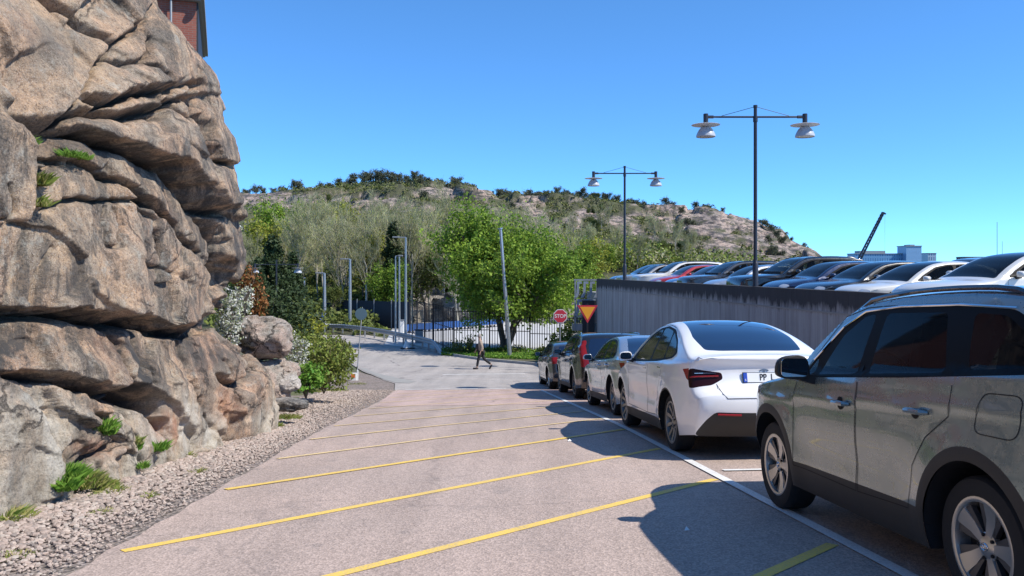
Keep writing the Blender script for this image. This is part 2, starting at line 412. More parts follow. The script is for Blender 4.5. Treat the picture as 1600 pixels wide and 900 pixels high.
# ------------------------------------------------------------ ground
def sheet(name, outline, mat, h, step=1.0, kind='structure'):
    """a sheet that follows the ground inside a world-space outline"""
    o2 = [Vector((p[0], p[1])) for p in outline]; P = list(o2)
    a = np.array([(p.x, p.y) for p in o2])
    # subdivide outline
    out = []
    for i in range(len(a)):
        p, q = a[i], a[(i + 1) % len(a)]; n = max(1, int(np.linalg.norm(q - p) / step))
        for k in range(n): out.append(p + (q - p) * k / n)
    pts = [Vector(p) for p in out]; n0 = len(pts)
    xs = np.arange(a[:, 0].min(), a[:, 0].max(), step); ys = np.arange(a[:, 1].min(), a[:, 1].max(), step)
    G = np.array([(x, y) for x in xs for y in ys]) if len(xs) * len(ys) else np.zeros((0, 2))
    if len(G):
        ok = inpoly(G, np.array(out)); G = G[ok]
        pts += [Vector(p) for p in G]
    r = delaunay_2d_cdt(pts, [(i, (i + 1) % n0) for i in range(n0)], [], 0, 1e-5)
    V = np.array([(v.x, v.y) for v in r[0]]); T = np.array([f for f in r[2] if len(f) == 3])
    c = V[T].mean(1); T = T[inpoly(c, np.array(out))]
    Z = g(tolane(V[:, 0], V[:, 1])[1]) + h
    return tag(mesh_np(name, np.column_stack([V, Z]), T, mat, smooth=False), kind=kind)
def inpoly(P, poly):
    x, y = P[:, 0], P[:, 1]; n = len(poly); r = np.zeros(len(P), bool); j = n - 1
    for i in range(n):
        xi, yi, xj, yj = poly[i][0], poly[i][1], poly[j][0], poly[j][1]
        c = ((yi > y) != (yj > y)) & (x < (xj - xi) * (y - yi) / ((yj - yi) if yj != yi else 1e-9) + xi)
        r ^= c; j = i
    return r
LY = [-400, -60, -24, -18, -12] + list(np.arange(-8, 60, .5)) + [62, 66, 72, 80, 100, 150, 250, 500, 1000, 4000]
offs = [-4000, -1500, -500, -150, -60, -30, -20, -14, -11, -9, -7, -5, -3, -1.5, -.18, .12, .3, 6, 20, 60, 200, 800, 4000]
V = []
for Y in LY:
    for o_ in offs:
        X = wall_lane(max(-30, min(Y, 60))) + o_
        z = float(g(Y)) if (o_ < 0 or Y > 48) else -3.66
        x_, y_ = X * cT - Y * sT, X * sT + Y * cT
        V.append((x_, y_, z - (.03 if o_ > -14 else .05)))
nx = len(offs)
Fg = [(j * nx + i, j * nx + i + 1, (j + 1) * nx + i + 1, (j + 1) * nx + i) for j in range(len(LY) - 1) for i in range(nx - 1)]
ground = tag(mesh_np('ground', V, Fg, M['soil'], smooth=True), kind='structure')

def edge_x(Y): return -2.42 + .045 * (Y - 5)                     # left edge of the parking asphalt
def L2(X, Y): p = lane(X, Y); return (p.x, p.y)
rng = np.random.default_rng(5)
le = [L2(edge_x(Y) + rng.uniform(-.035, .035), Y) for Y in np.arange(-14, 22.9, .4)]
near = le + [L2(-1.75, 23.6), L2(-1.7, 25.2)] + [L2(wall_lane(25.2) - .02, 25.2)] + [L2(wall_lane(Y) - .02, Y) for Y in (15, 0, -14)]
sheet('parking_lane', near, M['asphalt'], .0, .8)
# the street crossing at the foot of the slope, its outline read off the ground
pg = [(498, 517), (560, 521), (600, 528), (640, 540), (690, 553), (760, 564), (840, 571), (935, 577)]
pn_ = [(575, 580), (545, 566), (524, 548), (505, 532), (492, 521)]
cross = [tuple(gp(*q))[:2] for q in pg] + [L2(30, 33.0), L2(30, 25.2)] + [L2(-1.7, 25.2)] + [tuple(gp(*q))[:2] for q in [(617, 599), (600, 594), (580, 585), (560, 576)] + pn_[1:]]
sheet('street', cross, M['asphalt_far'], .0, 1.2)
sheet('street_apron', [L2(-1.66, 18.5)] + [L2(-1.70, 22.6), L2(-1.66, 25.4), L2(wall_lane(25) - .1, 25.4), L2(wall_lane(19) - .1, 18.5)], M['asphalt_red'], .004, .8)
# pavement at the left turn
sheet('pavement', [tuple(gp(*q))[:2] for q in [(618, 598), (600, 593), (580, 584), (561, 575), (572, 576), (596, 585), (626, 592), (650, 596), (640, 599)]], M['concrete_plain'], .008, 1)
# far kerb
kb = MB(); pk = [gp(*q) for q in pg[3:]] + [lane(14, 32.6), lane(30, 33.0)]
for a, c in zip(pk, pk[1:]):
    d = (c - a); n = max(1, int(d.length / 1.0)); nrm = Vector((-d.y, d.x, 0)).normalized() * .08
    for k in range(n):
        p = a + d * (k + .01) / n + nrm; q = a + d * (k + .99) / n + nrm
        p.z = zg(p.x, p.y) + .05; q.z = zg(q.x, q.y) + .05; kb.bar(p, q, .16, .16)
tag(kb.build('kerb', M['concrete_plain'], bevel=.015), kind='structure')

# gravel verge bed between asphalt and rock
gl = [(edge_x(Y) - .0, Y) for Y in np.arange(-6, 23, 1.)]
gr_ = [L2(x + .03, Y) for x, Y in gl] + [L2(-1.73, 24.4), L2(-1.72, 25.2)] + [tuple(gp(*q))[:2] for q in [(616, 599), (600, 594), (580, 586), (560, 580), (540, 585), (500, 604)]] + [L2(-5.4, 23), L2(-6, 14), L2(-7, 7), L2(-8, -6)]
sheet('gravel_bed', gr_, M['gravel_bed'], -.012, .8)
def rock_base_X(Y): return -3.8 + .17 * (Y - 7) if Y < 13.3 else -2.73 - .35 * (Y - 13.3)
def stones(n, seed, smin, smax, dens):
    rr = np.random.default_rng(seed); out = []
    t = (1 + 5 ** .5) / 2
    ico = np.array([(-1, t, 0), (1, t, 0), (-1, -t, 0), (1, -t, 0), (0, -1, t), (0, 1, t), (0, -1, -t), (0, 1, -t), (t, 0, -1), (t, 0, 1), (-t, 0, -1), (-t, 0, 1)]) / 1.9
    fc = np.array([(0, 11, 5), (0, 5, 1), (0, 1, 7), (0, 7, 10), (0, 10, 11), (1, 5, 9), (5, 11, 4), (11, 10, 2), (10, 7, 6), (7, 1, 8), (3, 9, 4), (3, 4, 2), (3, 2, 6), (3, 6, 8), (3, 8, 9), (4, 9, 5), (2, 4, 11), (6, 2, 10), (8, 6, 7), (9, 8, 1)])
    Y = 3.2 + (rr.random(n) ** 1.7) * 22.4; ex = edge_x(Y); wid = np.array([ex_ - max(rock_base_X(y) - .25, ex_ - 2.2) for ex_, y in zip(ex, Y)])
    u = rr.random(n) ** dens; X = ex - .02 - u * wid
    s = rr.uniform(smin, smax, n) * (.5 + .8 * np.clip(u * 1.3, 0, 1)) 
    A = ico[None] * (1 + rr.uniform(-.28, .28, (n, 12, 1))) * s[:, None, None] * np.stack([rr.uniform(.8, 1.5, n), rr.uniform(.7, 1.2, n), rr.uniform(.45, .85, n)], 1)[:, None]
    a = rr.uniform(0, 6.28, n); ca, sa = np.cos(a)[:, None], np.sin(a)[:, None]
    x, y = A[..., 0] * ca - A[..., 1] * sa, A[..., 0] * sa + A[..., 1] * ca
    px = X * cT - Y * sT; py = X * sT + Y * cT; pz = g(Y) + s * .25
    V = np.stack([x + px[:, None], y + py[:, None], A[..., 2] + pz[:, None]], -1).reshape(-1, 3)
    Fq = (fc[None] + 12 * np.arange(n)[:, None, None]).reshape(-1, 3)
    return V, Fq
V, Fq = stones(26000, 3, .010, .030, .8)
tag(mesh_np('gravel', V, Fq, M['stones'], smooth=False), 'pinkish crushed stone gravel along the foot of the rock', 'gravel', kind='stuff')

# ------------------------------------------------------------ painted markings
def strip(mb, a, b_, wdt, h, m=0):
    """line between two lane-coordinate points"""
    a = Vector(a); b_ = Vector(b_); d = b_ - a; n = max(1, int(d.length / .4)); s = Vector((-d.y, d.x)).normalized() * wdt / 2
    v = []
    for k in range(n + 1):
        p = a + d * k / n; v += [lane(p.x + s.x, p.y + s.y, h), lane(p.x - s.x, p.y - s.y, h)]
    mb.add(v, [(2 * k, 2 * k + 1, 2 * k + 3, 2 * k + 2) for k in range(n)], m)
ym = MB(); yf = MB()
Ly = [3.75, 5.96, 8.23, 10.2, 12.04, 13.9, 15.85, 17.8, 19.7, 21.6, 23.4]
for i, y0 in enumerate([1.02] + Ly):
    x0 = edge_x(y0) + .1; x1 = 2.68; sl_ = .93 if i > 1 else .9
    y1 = y0 + (x1 - x0) * sl_
    if y1 > 25.2: x1 = x0 + (25.2 - y0) / sl_; y1 = 25.2
    strip(ym if y0 < 9 else yf, (x0, y0), (x1, y1), .092 if y0 < 9 else .08, .004 if y0 < 6 else .0075)
for k, (mm, nm) in enumerate(((ym, 'yellow'), (yf, 'yellow_faded'))):
    tag(mm.build('hatch_marking', M[nm]), kind='structure')
wm = MB()
strip(wm, (2.84, -3), (2.66, 24.6), .10, .011)
for Y in (4.0, 8.8, 13.75, 18.9, 24.2): strip(wm, (2.93 if Y < 14 else 2.8, Y), (4.9, Y), .09, .0115)
for k in range(9): strip(wm, (-1.4 + k * .86, 25.6), (-1.4 + k * .86 + .5, 25.62), .20, .010)
strip(wm, (-.35, 35.0), (3.1, 34.9), .38, .009)
tag(wm.build('white_marking', M['white_line']), kind='structure')
pk2 = MB()
for px, py, s in ((1073, 830, .022), (890, 690, .03)):
    p = gp(px, py, .012); pk2.add([p + Vector((-s, -s, 0)), p + Vector((s, -s * .4, .0)), p + Vector((0, s, .02))], [(0, 1, 2)])
tag(pk2.build('litter', M['white_plain']), 'small white paper scraps lying on the parking asphalt', 'litter', kind='stuff')

# ------------------------------------------------------------ the granite cliff on the left
sil = np.array([(-900, -60), (-420, 40), (-260, 150), (-120, 215), (-40, 250), (0, 262), (20, 264), (40, 282), (60, 300), (90, 320), (120, 335), (160, 346), (190, 352), (215, 370), (250, 377), (272, 374), (300, 367), (330, 371), (365, 379), (395, 381), (415, 374), (430, 366), (452, 352), (475, 345), (492, 338), (500, 342), (508, 352), (525, 368), (545, 390), (570, 414), (600, 430), (640, 433), (675, 430), (760, 428)])
def xc(py): return np.interp(py, sil[:, 0], sil[:, 1])
NA, NB_, NV = 430, 70, 560
a1 = np.linspace(0, 1, NA); a1 = 1 - (1 - a1) ** 1.15
b1 = np.linspace(0, 1, NB_ + 1)[1:]
A = np.concatenate([a1, 1 + b1]); vv = np.linspace(0, 1, NV)
AA, VV = np.meshgrid(A, vv)
XL = -260
px0 = XL + (430 - XL) * np.clip(AA, 0, 1)
invY = .1429 - .000155 * px0
pyb = 521 + 1950 * invY + 16
PY = -260 + (pyb + 260) * VV
xcc = xc(PY)
e_ = np.clip((AA - .86) / .14, 0, 1); ph = e_ * math.pi / 2
rw = 62.0
PXf = np.where(AA < .86, XL + (xcc - rw - XL) * np.clip(AA, 0, .86) / .86, xcc - rw + rw * np.sin(ph))
bb_ = np.clip(AA - 1, 0, 1)
PX = np.where(AA > 1, xcc - 60 * bb_ - 420 * bb_ ** 2, PXf)
Yd = 1 / (.1429 - .000155 * np.clip(PX, -300, 430))
Yd = Yd + np.where(AA < 1, .95 * (1 - np.cos(ph)), .95 + 3.5 * bb_ + 2 * bb_ ** 2)
Yd += np.clip(200 - PY, 0, 600) * .0042 - np.clip((PY - 520) / 150, 0, 1) * .12
# the upper left slab swings forward, middle blocks stay back
def P3(PX, PY, Yd): return np.stack([(PX - 800) / F * Yd, Yd, EYE + (HOR - PY) / F * Yd], -1)
B0 = P3(PX, PY, Yd)
dU = np.gradient(B0, axis=1); dV = np.gradient(B0, axis=0)
Nn = np.cross(dU, dV); Nn /= np.linalg.norm(Nn, axis=2, keepdims=True) + 1e-9
if Nn[NV // 2, NA // 2, 1] > 0: Nn = -Nn
# cracks traced on the face: points, half width (px), depth (m), recess below, reach (px)
CR = [
 ([(60, -60), (100, 0), (140, 28), (180, 55), (188, 66)], 3.5, .16, .06, 30),
 ([(262, -30), (240, 8), (232, 22), (215, 45), (190, 66), (165, 92), (150, 112), (125, 150), (110, 176), (100, 195)], 4, .16, -.10, 40),
 ([(18, 166), (60, 180), (90, 188), (108, 193)], 5, .30, .12, 26),
 ([(40, 192), (60, 200), (92, 203)], 8, .30, .0, 20),
 ([(100, 196), (150, 212), (195, 227), (240, 241), (285, 256), (315, 290), (340, 325), (352, 332)], 8, .42, .22, 46),
 ([(110, 176), (140, 168), (170, 166), (220, 172), (270, 160), (315, 149)], 5, .30, .14, 26),
 ([(215, 172), (240, 177), (268, 173)], 8, .24, 0, 20),
 ([(152, 150), (170, 156), (185, 151), (230, 143), (268, 131)], 5.5, .32, .16, 24),
 ([(270, 133), (264, 116), (247, 101), (226, 93), (206, 97), (180, 82)], 3, .15, 0, 20),
 ([(243, 55), (236, 76), (231, 92)], 3, .14, 0, 20),
 ([(275, 135), (300, 133), (318, 132)], 3, .14, .05, 20),
 ([(270, 150), (290, 165), (312, 186)], 4, .18, .05, 20),
 ([(316, 130), (322, 180), (342, 206), (346, 236), (352, 252), (376, 257)], 5, .26, .10, 30),
 ([(145, 256), (190, 276), (225, 302), (255, 327), (290, 345), (312, 372), (332, 392)], 3.5, .17, .07, 26),
 ([(224, 300), (238, 312), (252, 324)], 7, .22, 0, 18),
 ([(85, 320), (120, 314), (150, 313), (228, 319)], 3, .16, .04, 24),
 ([(229, 318), (227, 360), (225, 400), (222, 440), (226, 470), (238, 505)], 3, .13, -.10, 40),
 ([(268, 256), (290, 262), (316, 300), (344, 350), (354, 380), (358, 410), (352, 440), (340, 470)], 6, .30, .16, 34),
 ([(0, 130), (28, 182), (52, 225), (58, 258), (50, 300), (40, 345), (25, 400), (8, 450), (-10, 488)], 6, .34, -.22, 60),
 ([(60, 235), (95, 246), (130, 256), (100, 264), (85, 262)], 4, .14, .04, 24),
 ([(-120, 480), (0, 489), (50, 491), (112, 486), (150, 497), (190, 513), (225, 510), (240, 503), (282, 518), (320, 512), (345, 492), (360, 470)], 10, .50, .20, 55),
 ([(180, 325), (176, 350), (175, 385), (188, 388), (196, 350), (192, 328)], 2.5, .10, 0, 20),
 ([(235, 330), (262, 345), (268, 400), (262, 440), (255, 460)], 2, .09, 0, 20),
 ([(228, 408), (262, 418), (300, 436)], 2, .09, .03, 20),
 ([(300, 345), (310, 400), (305, 455)], 1.8, .06, 0, 20),
 ([(40, 578), (80, 587), (130, 602), (150, 615), (165, 622), (200, 607), (240, 622), (250, 640)], 7, .32, .15, 40),
 ([(150, 612), (185, 628), (215, 620), (245, 638)], 12, .30, 0, 20),
 ([(383, 545), (396, 582), (378, 602), (350, 590)], 6, .24, .0, 20),
 ([(-60, 560), (0, 572), (30, 592), (58, 640), (88, 700), (92, 740)], 4, .20, -.16, 60),
 ([(190, 515), (196, 540), (192, 590), (200, 606)], 3.5, .16, 0, 20),
 ([(232, 520), (225, 545), (232, 600)], 2.5, .12, 0, 20),
 ([(300, 520), (306, 560), (320, 620), (352, 690)], 2.5, .08, 0, 20),
 ([(150, 650), (175, 690), (140, 715), (125, 735)], 4, .14, .05, 20),
 ([(195, 640), (205, 700), (215, 745)], 3.5, .13, 0, 20),
 ([(250, 645), (262, 690), (258, 735)], 3, .12, 0, 20),
 ([(360, 560), (372, 620), (368, 690)], 2.5, .09, 0, 20),
 ([(0, 292), (10, 330), (0, 345)], 3, .10, 0, 20),
 ([(-80, 330), (0, 345), (30, 352)], 2, .06, 0, 20),
 ([(95, 380), (70, 430), (60, 480)], 2, .05, 0, 20),
]
shp = PX.shape
q = np.stack([PX.ravel(), PY.ravel()], 1)
seed = P3(PX, PY, Yd).reshape(-1, 3)
wob = np.stack([fbm(seed * 2.2, 4), fbm(seed * 2.2 + 31, 4)], 1) * 11 + np.stack([fbm(seed * 9, 3), fbm(seed * 9 + 31, 3)], 1) * 3.5
qw = q + wob
disp = np.zeros(len(q)); near_ = np.full(len(q), 1e3); crackv = np.zeros(len(q))
for pts, wd, dp, step, reach in CR:
    bd = np.full(len(q), 1e9); sd = np.zeros(len(q))
    for (x0, y0), (x1, y1) in zip(pts, pts[1:]):
        d = np.array([x1 - x0, y1 - y0], float); L_ = d @ d
        t = np.clip(((qw - (x0, y0)) @ d) / L_, 0, 1); r_ = qw - (np.array([x0, y0]) + t[:, None] * d)
        dd = np.hypot(r_[:, 0], r_[:, 1]); m = dd < bd; bd = np.where(m, dd, bd)
        cr = d[0] * r_[:, 1] - d[1] * r_[:, 0]; sd = np.where(m, np.sign(cr), sd)
    near_ = np.minimum(near_, bd)
    v_ = np.clip(1 - bd / (wd * 1.25), 0, 1) ** .8; disp -= dp * v_; crackv = np.maximum(crackv, v_ * min(1, dp * 4))
    if step:
        sgn = 1 if step > 0 else -1
        disp -= abs(step) * .9 * np.where(sd * sgn > 0, np.clip(1 - bd / (reach * 1.5), 0, 1), 0)
        disp += abs(step) * .35 * np.where(sd * sgn < 0, np.clip(1 - bd / (reach * 1.6), 0, 1), 0)
# pillow rounding of the blocks
disp -= .055 * np.exp(-near_ / 5.0)
# secondary joints: planes of broken granite
low = np.clip((PY.ravel() - 470) / 60, 0, 1)
ws = seed + .12 * np.stack([fbm(seed * 1.3 + k * 9, 3) for k in range(3)], 1)
disp += facets(ws * np.array([.8, .8, 1.0]), .105)
ws2 = seed + .04 * np.stack([fbm(seed * 5 + k * 9, 3) for k in range(3)], 1)
disp += facets(ws2 * np.array([2.6, 2.6, 2.2]) + 5, 1) * (.014 + .050 * low)
disp += facets(ws2 * np.array([7.5, 7.5, 5.5]) + 9, 1) * (.006 + .016 * low)
disp += .15 * fbm(seed * .8 + 5, 2) + .020 * fbm(seed * 3.2, 3) + .014 * fbm(seed * 12, 5, gn=.65)
# vertical fluting low down
disp += low * .045 * fbm(seed * np.array([6, 6, .8]) + 8, 3)
disp = disp.reshape(shp)
for _ in range(2):
    pd_ = np.pad(disp, 1, 'edge'); disp = (pd_[:-2, 1:-1] + pd_[2:, 1:-1] + pd_[1:-1, :-2] + pd_[1:-1, 2:] + 4 * disp) / 8
fade = np.where(AA > 1, 1 - .3 * bb_, 1)
Pf = B0 + Nn * (disp * fade)[..., None]
Wn = Pf.reshape(-1, 3)
pale = np.clip((PY.ravel() - 585) / 70, 0, 1) * np.clip(.5 + 1.5 * fbm(seed * 1.1 + 40, 3), 0, 1) + .8 * np.exp(-(((q[:, 0] - 285) / 40) ** 2 + ((q[:, 1] - 690) / 45) ** 2)) + .6 * np.exp(-(((q[:, 0] - 90) / 35) ** 2 + ((q[:, 1] - 690) / 60) ** 2))
rust = np.exp(-(((q[:, 0] - 262) / 22) ** 2 + ((q[:, 1] - 668) / 26) ** 2)) + np.exp(-(((q[:, 0] - 150) / 28) ** 2 + ((q[:, 1] - 700) / 14) ** 2)) + .7 * np.exp(-(((q[:, 0] - 360) / 18) ** 2 + ((q[:, 1] - 640) / 40) ** 2)) + .4 * np.exp(-(((q[:, 0] - 180) / 30) ** 2 + ((q[:, 1] - 540) / 40) ** 2))
lichen_shade = np.exp(-(((q[:, 0] - 205) / 26) ** 2 + ((q[:, 1] - 580) / 60) ** 2)) * 1.4 + np.exp(-(((q[:, 0] - 25) / 60) ** 2 + ((q[:, 1] - 545) / 40) ** 2)) + np.exp(-(((q[:, 0] - 335) / 60) ** 2 + ((q[:, 1] - 555) / 35) ** 2)) * .9 + .9 * np.exp(-(((q[:, 0] - 240) / 130) ** 2 + ((q[:, 1] - 228) / 18) ** 2)) + .8 * np.exp(-(((q[:, 0] - 365) / 12) ** 2 + ((q[:, 1] - 380) / 60) ** 2)) + .8 * np.exp(-(((q[:, 0] - 330) / 15) ** 2 + ((q[:, 1] - 330) / 60) ** 2)) + .5 * np.exp(-(((q[:, 0] - 60) / 90) ** 2 + ((q[:, 1] - 70) / 40) ** 2)) + .6 * np.exp(-(((q[:, 0] - 110) / 60) ** 2 + ((q[:, 1] - 440) / 30) ** 2))
# cap rows that carry the top back
top = Pf[0]; caps = []
for k, (dy, dz) in enumerate(((.3, .25), (.9, .5), (2, .7), (4, .6), (8, -.5), (11, -6), (12, -12))):
    caps.append(top + np.stack([-np.ones(len(top)) * dy * .4, np.full(len(top), dy), np.full(len(top), dz) + .15 * fbm(top * 1.1 + k, 3)], 1))
allr = np.concatenate([np.array(caps[::-1]).reshape(-1, 3), Wn]); nr = NV + len(caps); nc = len(A); nl = 60
G3 = allr.reshape(nr, nc, 3); ext = []
for k in range(nl, 0, -1):                                         # the face runs on beside and behind the camera
    d_ = .22 * k; E3 = G3[:, 0] + np.array([-.32 * d_ - .05 * d_ * min(1, d_), -d_ * .94, .075 * d_]); f_ = min(1, k / 8)
    E3 = E3 + np.array([1, -.3, 0]) * (f_ * (facets(E3 * np.array([.8, .8, 1.0]), .25) + facets(E3 * 2.2 + 5, .08) + .25 * fbm(E3 * .6, 3)))[:, None]; ext.append(E3)
G3 = np.concatenate([np.array(ext).transpose(1, 0, 2), G3], axis=1); allr = G3.reshape(-1, 3); nc0 = nc; nc = nc + nl
idx = np.arange(nr * nc).reshape(nr, nc)
Fr = np.stack([idx[:-1, :-1], idx[1:, :-1], idx[1:, 1:], idx[:-1, 1:]], -1).reshape(-1, 4)
cliff = mesh_np('granite_cliff', allr, Fr, M['rock'])
def attr(o, name, val, pad):
    v_ = np.concatenate([np.zeros(pad), np.clip(val, 0, 1)]).reshape(nr, nc0); v_ = np.concatenate([np.repeat(v_[:, :1], nl, 1), v_], 1)
    a = o.data.attributes.new(name, 'FLOAT', 'POINT'); a.data.foreach_set('value', v_.ravel().astype(np.float32))
pad = len(caps) * nc0
attr(cliff, 'pale', pale * (1 - crackv), pad); attr(cliff, 'rust', rust, pad); attr(cliff, 'lichen_shade', np.maximum(lichen_shade, crackv * .9), pad)  # the last mask also darkens the traced cracks: crevice shade put into colour
tag(cliff, 'towering pink and grey granite cliff with deep cracks beside the parking lane', 'rock face')
def cliff_at(px, py):
    """surface point of the cliff shown at a pixel"""
    d = (q[:, 0] - px) ** 2 + (q[:, 1] - py) ** 2
    i = int(np.argmin(np.where(AA.ravel() <= 1, d, 1e9))); return Vector(Wn[i])

def boulder(name, c, size, seed, mat, rotz=0, sub=5, amp=.16, flat=.0):
    bm = bmesh.new(); bmesh.ops.create_icosphere(bm, subdivisions=sub, radius=1); P = np.array([v.co for v in bm.verts])
    P = np.sign(P) * np.abs(P) ** .78
    n = P / np.linalg.norm(P, axis=1, keepdims=True)
    d = amp * .8 * fbm(P * 1.1 + seed * 3.1, 2) + facets(P * 1.1 + seed * 7.7, amp * 1.5) + facets(P * 3.1 + seed * 2.7, amp * .5) + amp * .12 * fbm(P * 8 + seed, 4)
    P = (P + n * d[:, None]) * np.array(size)
    for v, p in zip(bm.verts, P): v.co = p
    me = bpy.data.meshes.new(name); bm.to_mesh(me); bm.free(); me.materials.append(mat); me.shade_smooth()
    o = link(name, me); o.location = c; o.rotation_euler = (0, 0, rotz); return o
def bpt(px, py, Y): return at(px, py, Y)
tag(boulder('boulder', bpt(412, 524, 15.6), (.50, .7, .36), 2, M['boulder'], .3), 'large rounded grey boulder with a dark hollow beneath, right of the cliff', 'boulder')
tag(boulder('boulder', bpt(446, 600, 15.4), (.24, .3, .17), 5, M['pale_boulder'], .6), 'small pale boulder at the foot of the rocks beside the gravel', 'boulder')
tag(boulder('boulder', bpt(432, 580, 15.8), (.34, .4, .22), 8, M['boulder'], 1.6), 'low brown boulder under the large rounded one', 'boulder')
tag(boulder('boulder', bpt(398, 600, 15.4), (.6, .6, .42), 9, M['boulder'], 1.0), 'dark angular boulder wedged against the lower end of the cliff', 'boulder')
tag(boulder('boulder', bpt(452, 632, 14.2), (.26, .35, .10), 12, M['cut_rock'], 1.0, sub=4), 'flat grey slab lying in the gravel below the pale boulder', 'boulder')
# earth bank behind the boulders that carries the bushes
bk = []
for j in range(30):
    for i in range(26):
        Y = 14.8 + j * .45; X = -3.0 - .02 * j - i * .32
        hgt = (1 - math.exp(-max(0, i - 2 + .25 * (j - 12 if j > 12 else 0)) / 9)) * 1.5
        if j > 12: hgt *= max(0, 1 - (j - 12) / 22)
        hgt *= min(1, i / 3); p = lane(X - .15 - .03 * j, Y); bk.append((p.x, p.y, p.z + hgt * min(1, (j + 2) / 4) - .03))
idb = np.arange(780).reshape(30, 26)
bkv = np.array(bk); bkv[:, 2] += .12 * fbm(bkv * 1.5, 3)
tag(mesh_np('bank', bkv, np.stack([idb[:-1, :-1], idb[:-1, 1:], idb[1:, 1:], idb[1:, :-1]], -1).reshape(-1, 4), M['soil']), kind='structure')
# ------------------------------------------------------------ brick building above the cliff
def m_brick():
    b = NB('red_brick'); br = b.n('ShaderNodeTexBrick'); br.inputs['Scale'].default_value = 1
    br.inputs['Brick Width'].default_value = .26; br.inputs['Row Height'].default_value = .08; br.inputs['Mortar Size'].default_value = .01
    br.inputs['Color1'].default_value = (.26, .07, .045, 1); br.inputs['Color2'].default_value = (.34, .10, .06, 1); br.inputs['Mortar'].default_value = (.24, .16, .13, 1)
    mp = b.n('ShaderNodeMapping'); mp.inputs['Rotation'].default_value = (R(90), 0, 0); b.l(b.tc.outputs['Object'], mp.inputs[0]); b.l(mp.outputs[0], br.inputs['Vector'])
    b.base(b.mix(b.ramp(b.noise(1.5, 4), [(.3, 0), (.7, .4)]), br.outputs[0], (.17, .055, .04))); b.rough(.85); b.bump(br.outputs['Fac'], .4, -.01); return b.mat
M['brick'] = m_brick()
bld = empty('brick_building', (-11.38, 30, 0), (0, 0, R(19.2))); tag(bld, 'corner of a red brick building rising behind the top of the cliff', 'building')
m = MB(); m.box((-5, 4, 4.8), (10, 8, 12.6)); m.build('wall', M['brick'], bld)
m = MB(); m.box((-5, 4, 11.24), (10.3, 8.5, .26)); m.box((-5, -.2, 11.42), (10.5, .3, .10)); m.box((.12, 4, 11.3), (.3, 8.6, .26)); m.build('roof_edge', M['steel_dull'], bld)
m = MB(); m.box((.03, 4, 9.2), (.06, 7.9, 3.9)); m.build('corner_cladding', M['dark_plain'], bld)
m = MB(); m.tube([(-.84, -.16, 11.1), (-.84, -.16, 9.2)], .04, 8); m.build('downpipe', M['steel_dull'], bld)
fl = empty('roof_lamp', (-11.26, 29.8, 11.25)); tag(fl, 'white rounded lamp on the roof corner of the brick building', 'lamp')
m = MB(); m.lathe([(.0, -.13), (.09, -.11), (.14, -.03), (.14, .03), (.09, .11), (0, .13)], 14, c=(.26, -.1, .02), rot=Matrix.Rotation(R(70), 3, 'Y')); m.build('lamp_head', M['white_enamel'], fl, smooth=True)
m = MB(); m.bar((-.05, 0, -.05), (.22, -.1, .0), .05); m.build('bracket', M['steel_dull'], fl)

# ------------------------------------------------------------ the concrete deck and its parapet wall
WTOP = EYE - .51; DECK = WTOP - .76
def wallpt(y, off=0, z=0):
    """point on the wall face line at world y, moved off to the right by off"""
    return Vector((wall_x(y) + off, y - off * WD.x / WD.y * 0, z))
y0, y1 = -22.0, WEND
org = Vector((wall_x(WEND), WEND, WTOP - .6))
wl = empty('parking_deck', org); tag(wl, 'raised concrete parking deck with a dark stained parapet wall along the parked cars', 'parking deck')
def loc(v): return tuple(Vector(v) - org)
m = MB(); n = 24
for k in range(n):
    a, c_ = y0 + (y1 - y0) * k / n, y0 + (y1 - y0) * (k + 1) / n - .012
    b_ = []
    for y, z in ((a, -6.0), (c_, -6.0), (c_, WTOP), (a, WTOP)): b_ += [(wall_x(y), y, z), (wall_x(y) + .26, y, z)]
    v = [loc(p) for p in b_]
    m.add(v, [(0, 2, 4, 6)[::-1], (1, 3, 5, 7), (0, 1, 3, 2), (4, 5, 7, 6), (0, 6, 7, 1), (2, 3, 5, 4)])
m.build('parapet_wall', M['concrete'], wl)
m = MB()
for k in range(60):                                                # thin formwork ledge
    a, c_ = y0 + (y1 - y0) * k / 60, y0 + (y1 - y0) * (k + 1) / 60 - .002
    z = WTOP - .52; b_ = []
    for y in (a, c_): b_ += [(wall_x(y) - .018, y, z - .02), (wall_x(y) + .02, y, z - .02), (wall_x(y) + .02, y, z + .02), (wall_x(y) - .018, y, z + .02)]
    m.add([loc(p) for p in b_], [(0, 1, 2, 3), (7, 6, 5, 4), (0, 4, 5, 1), (1, 5, 6, 2), (2, 6, 7, 3), (3, 7, 4, 0)])
m.build('wall_ledge', M['concrete_plain'], wl)
m = MB(); v = []
for y in (y0, WEND + 3.6):
    for x in (wall_x(y) + .27, wall_x(y) + 46): v += [loc((x, y, DECK - .45)), loc((x, y, DECK))]
m.add(v, [(0, 1, 5, 4), (2, 6, 7, 3), (1, 3, 7, 5), (0, 4, 6, 2), (0, 2, 3, 1), (4, 5, 7, 6)])
m.build('deck_slab', M['concrete_plain'], wl)
m = MB()                                                           # end wall of the deck, column and lintel at the far corner
m.box(loc((3.98, 43.5, -2.3)), (.62, .62, 4.3)); m.build('column', M['dark_plain'], wl)
m = MB(); m.box(loc((3.9, 43.55, -1.55)), (1.5, .3, .35)); m.box(loc((25, WEND + 3.2, -3)), (42, .3, 5.4)); m.build('end_beam', M['concrete'], wl)
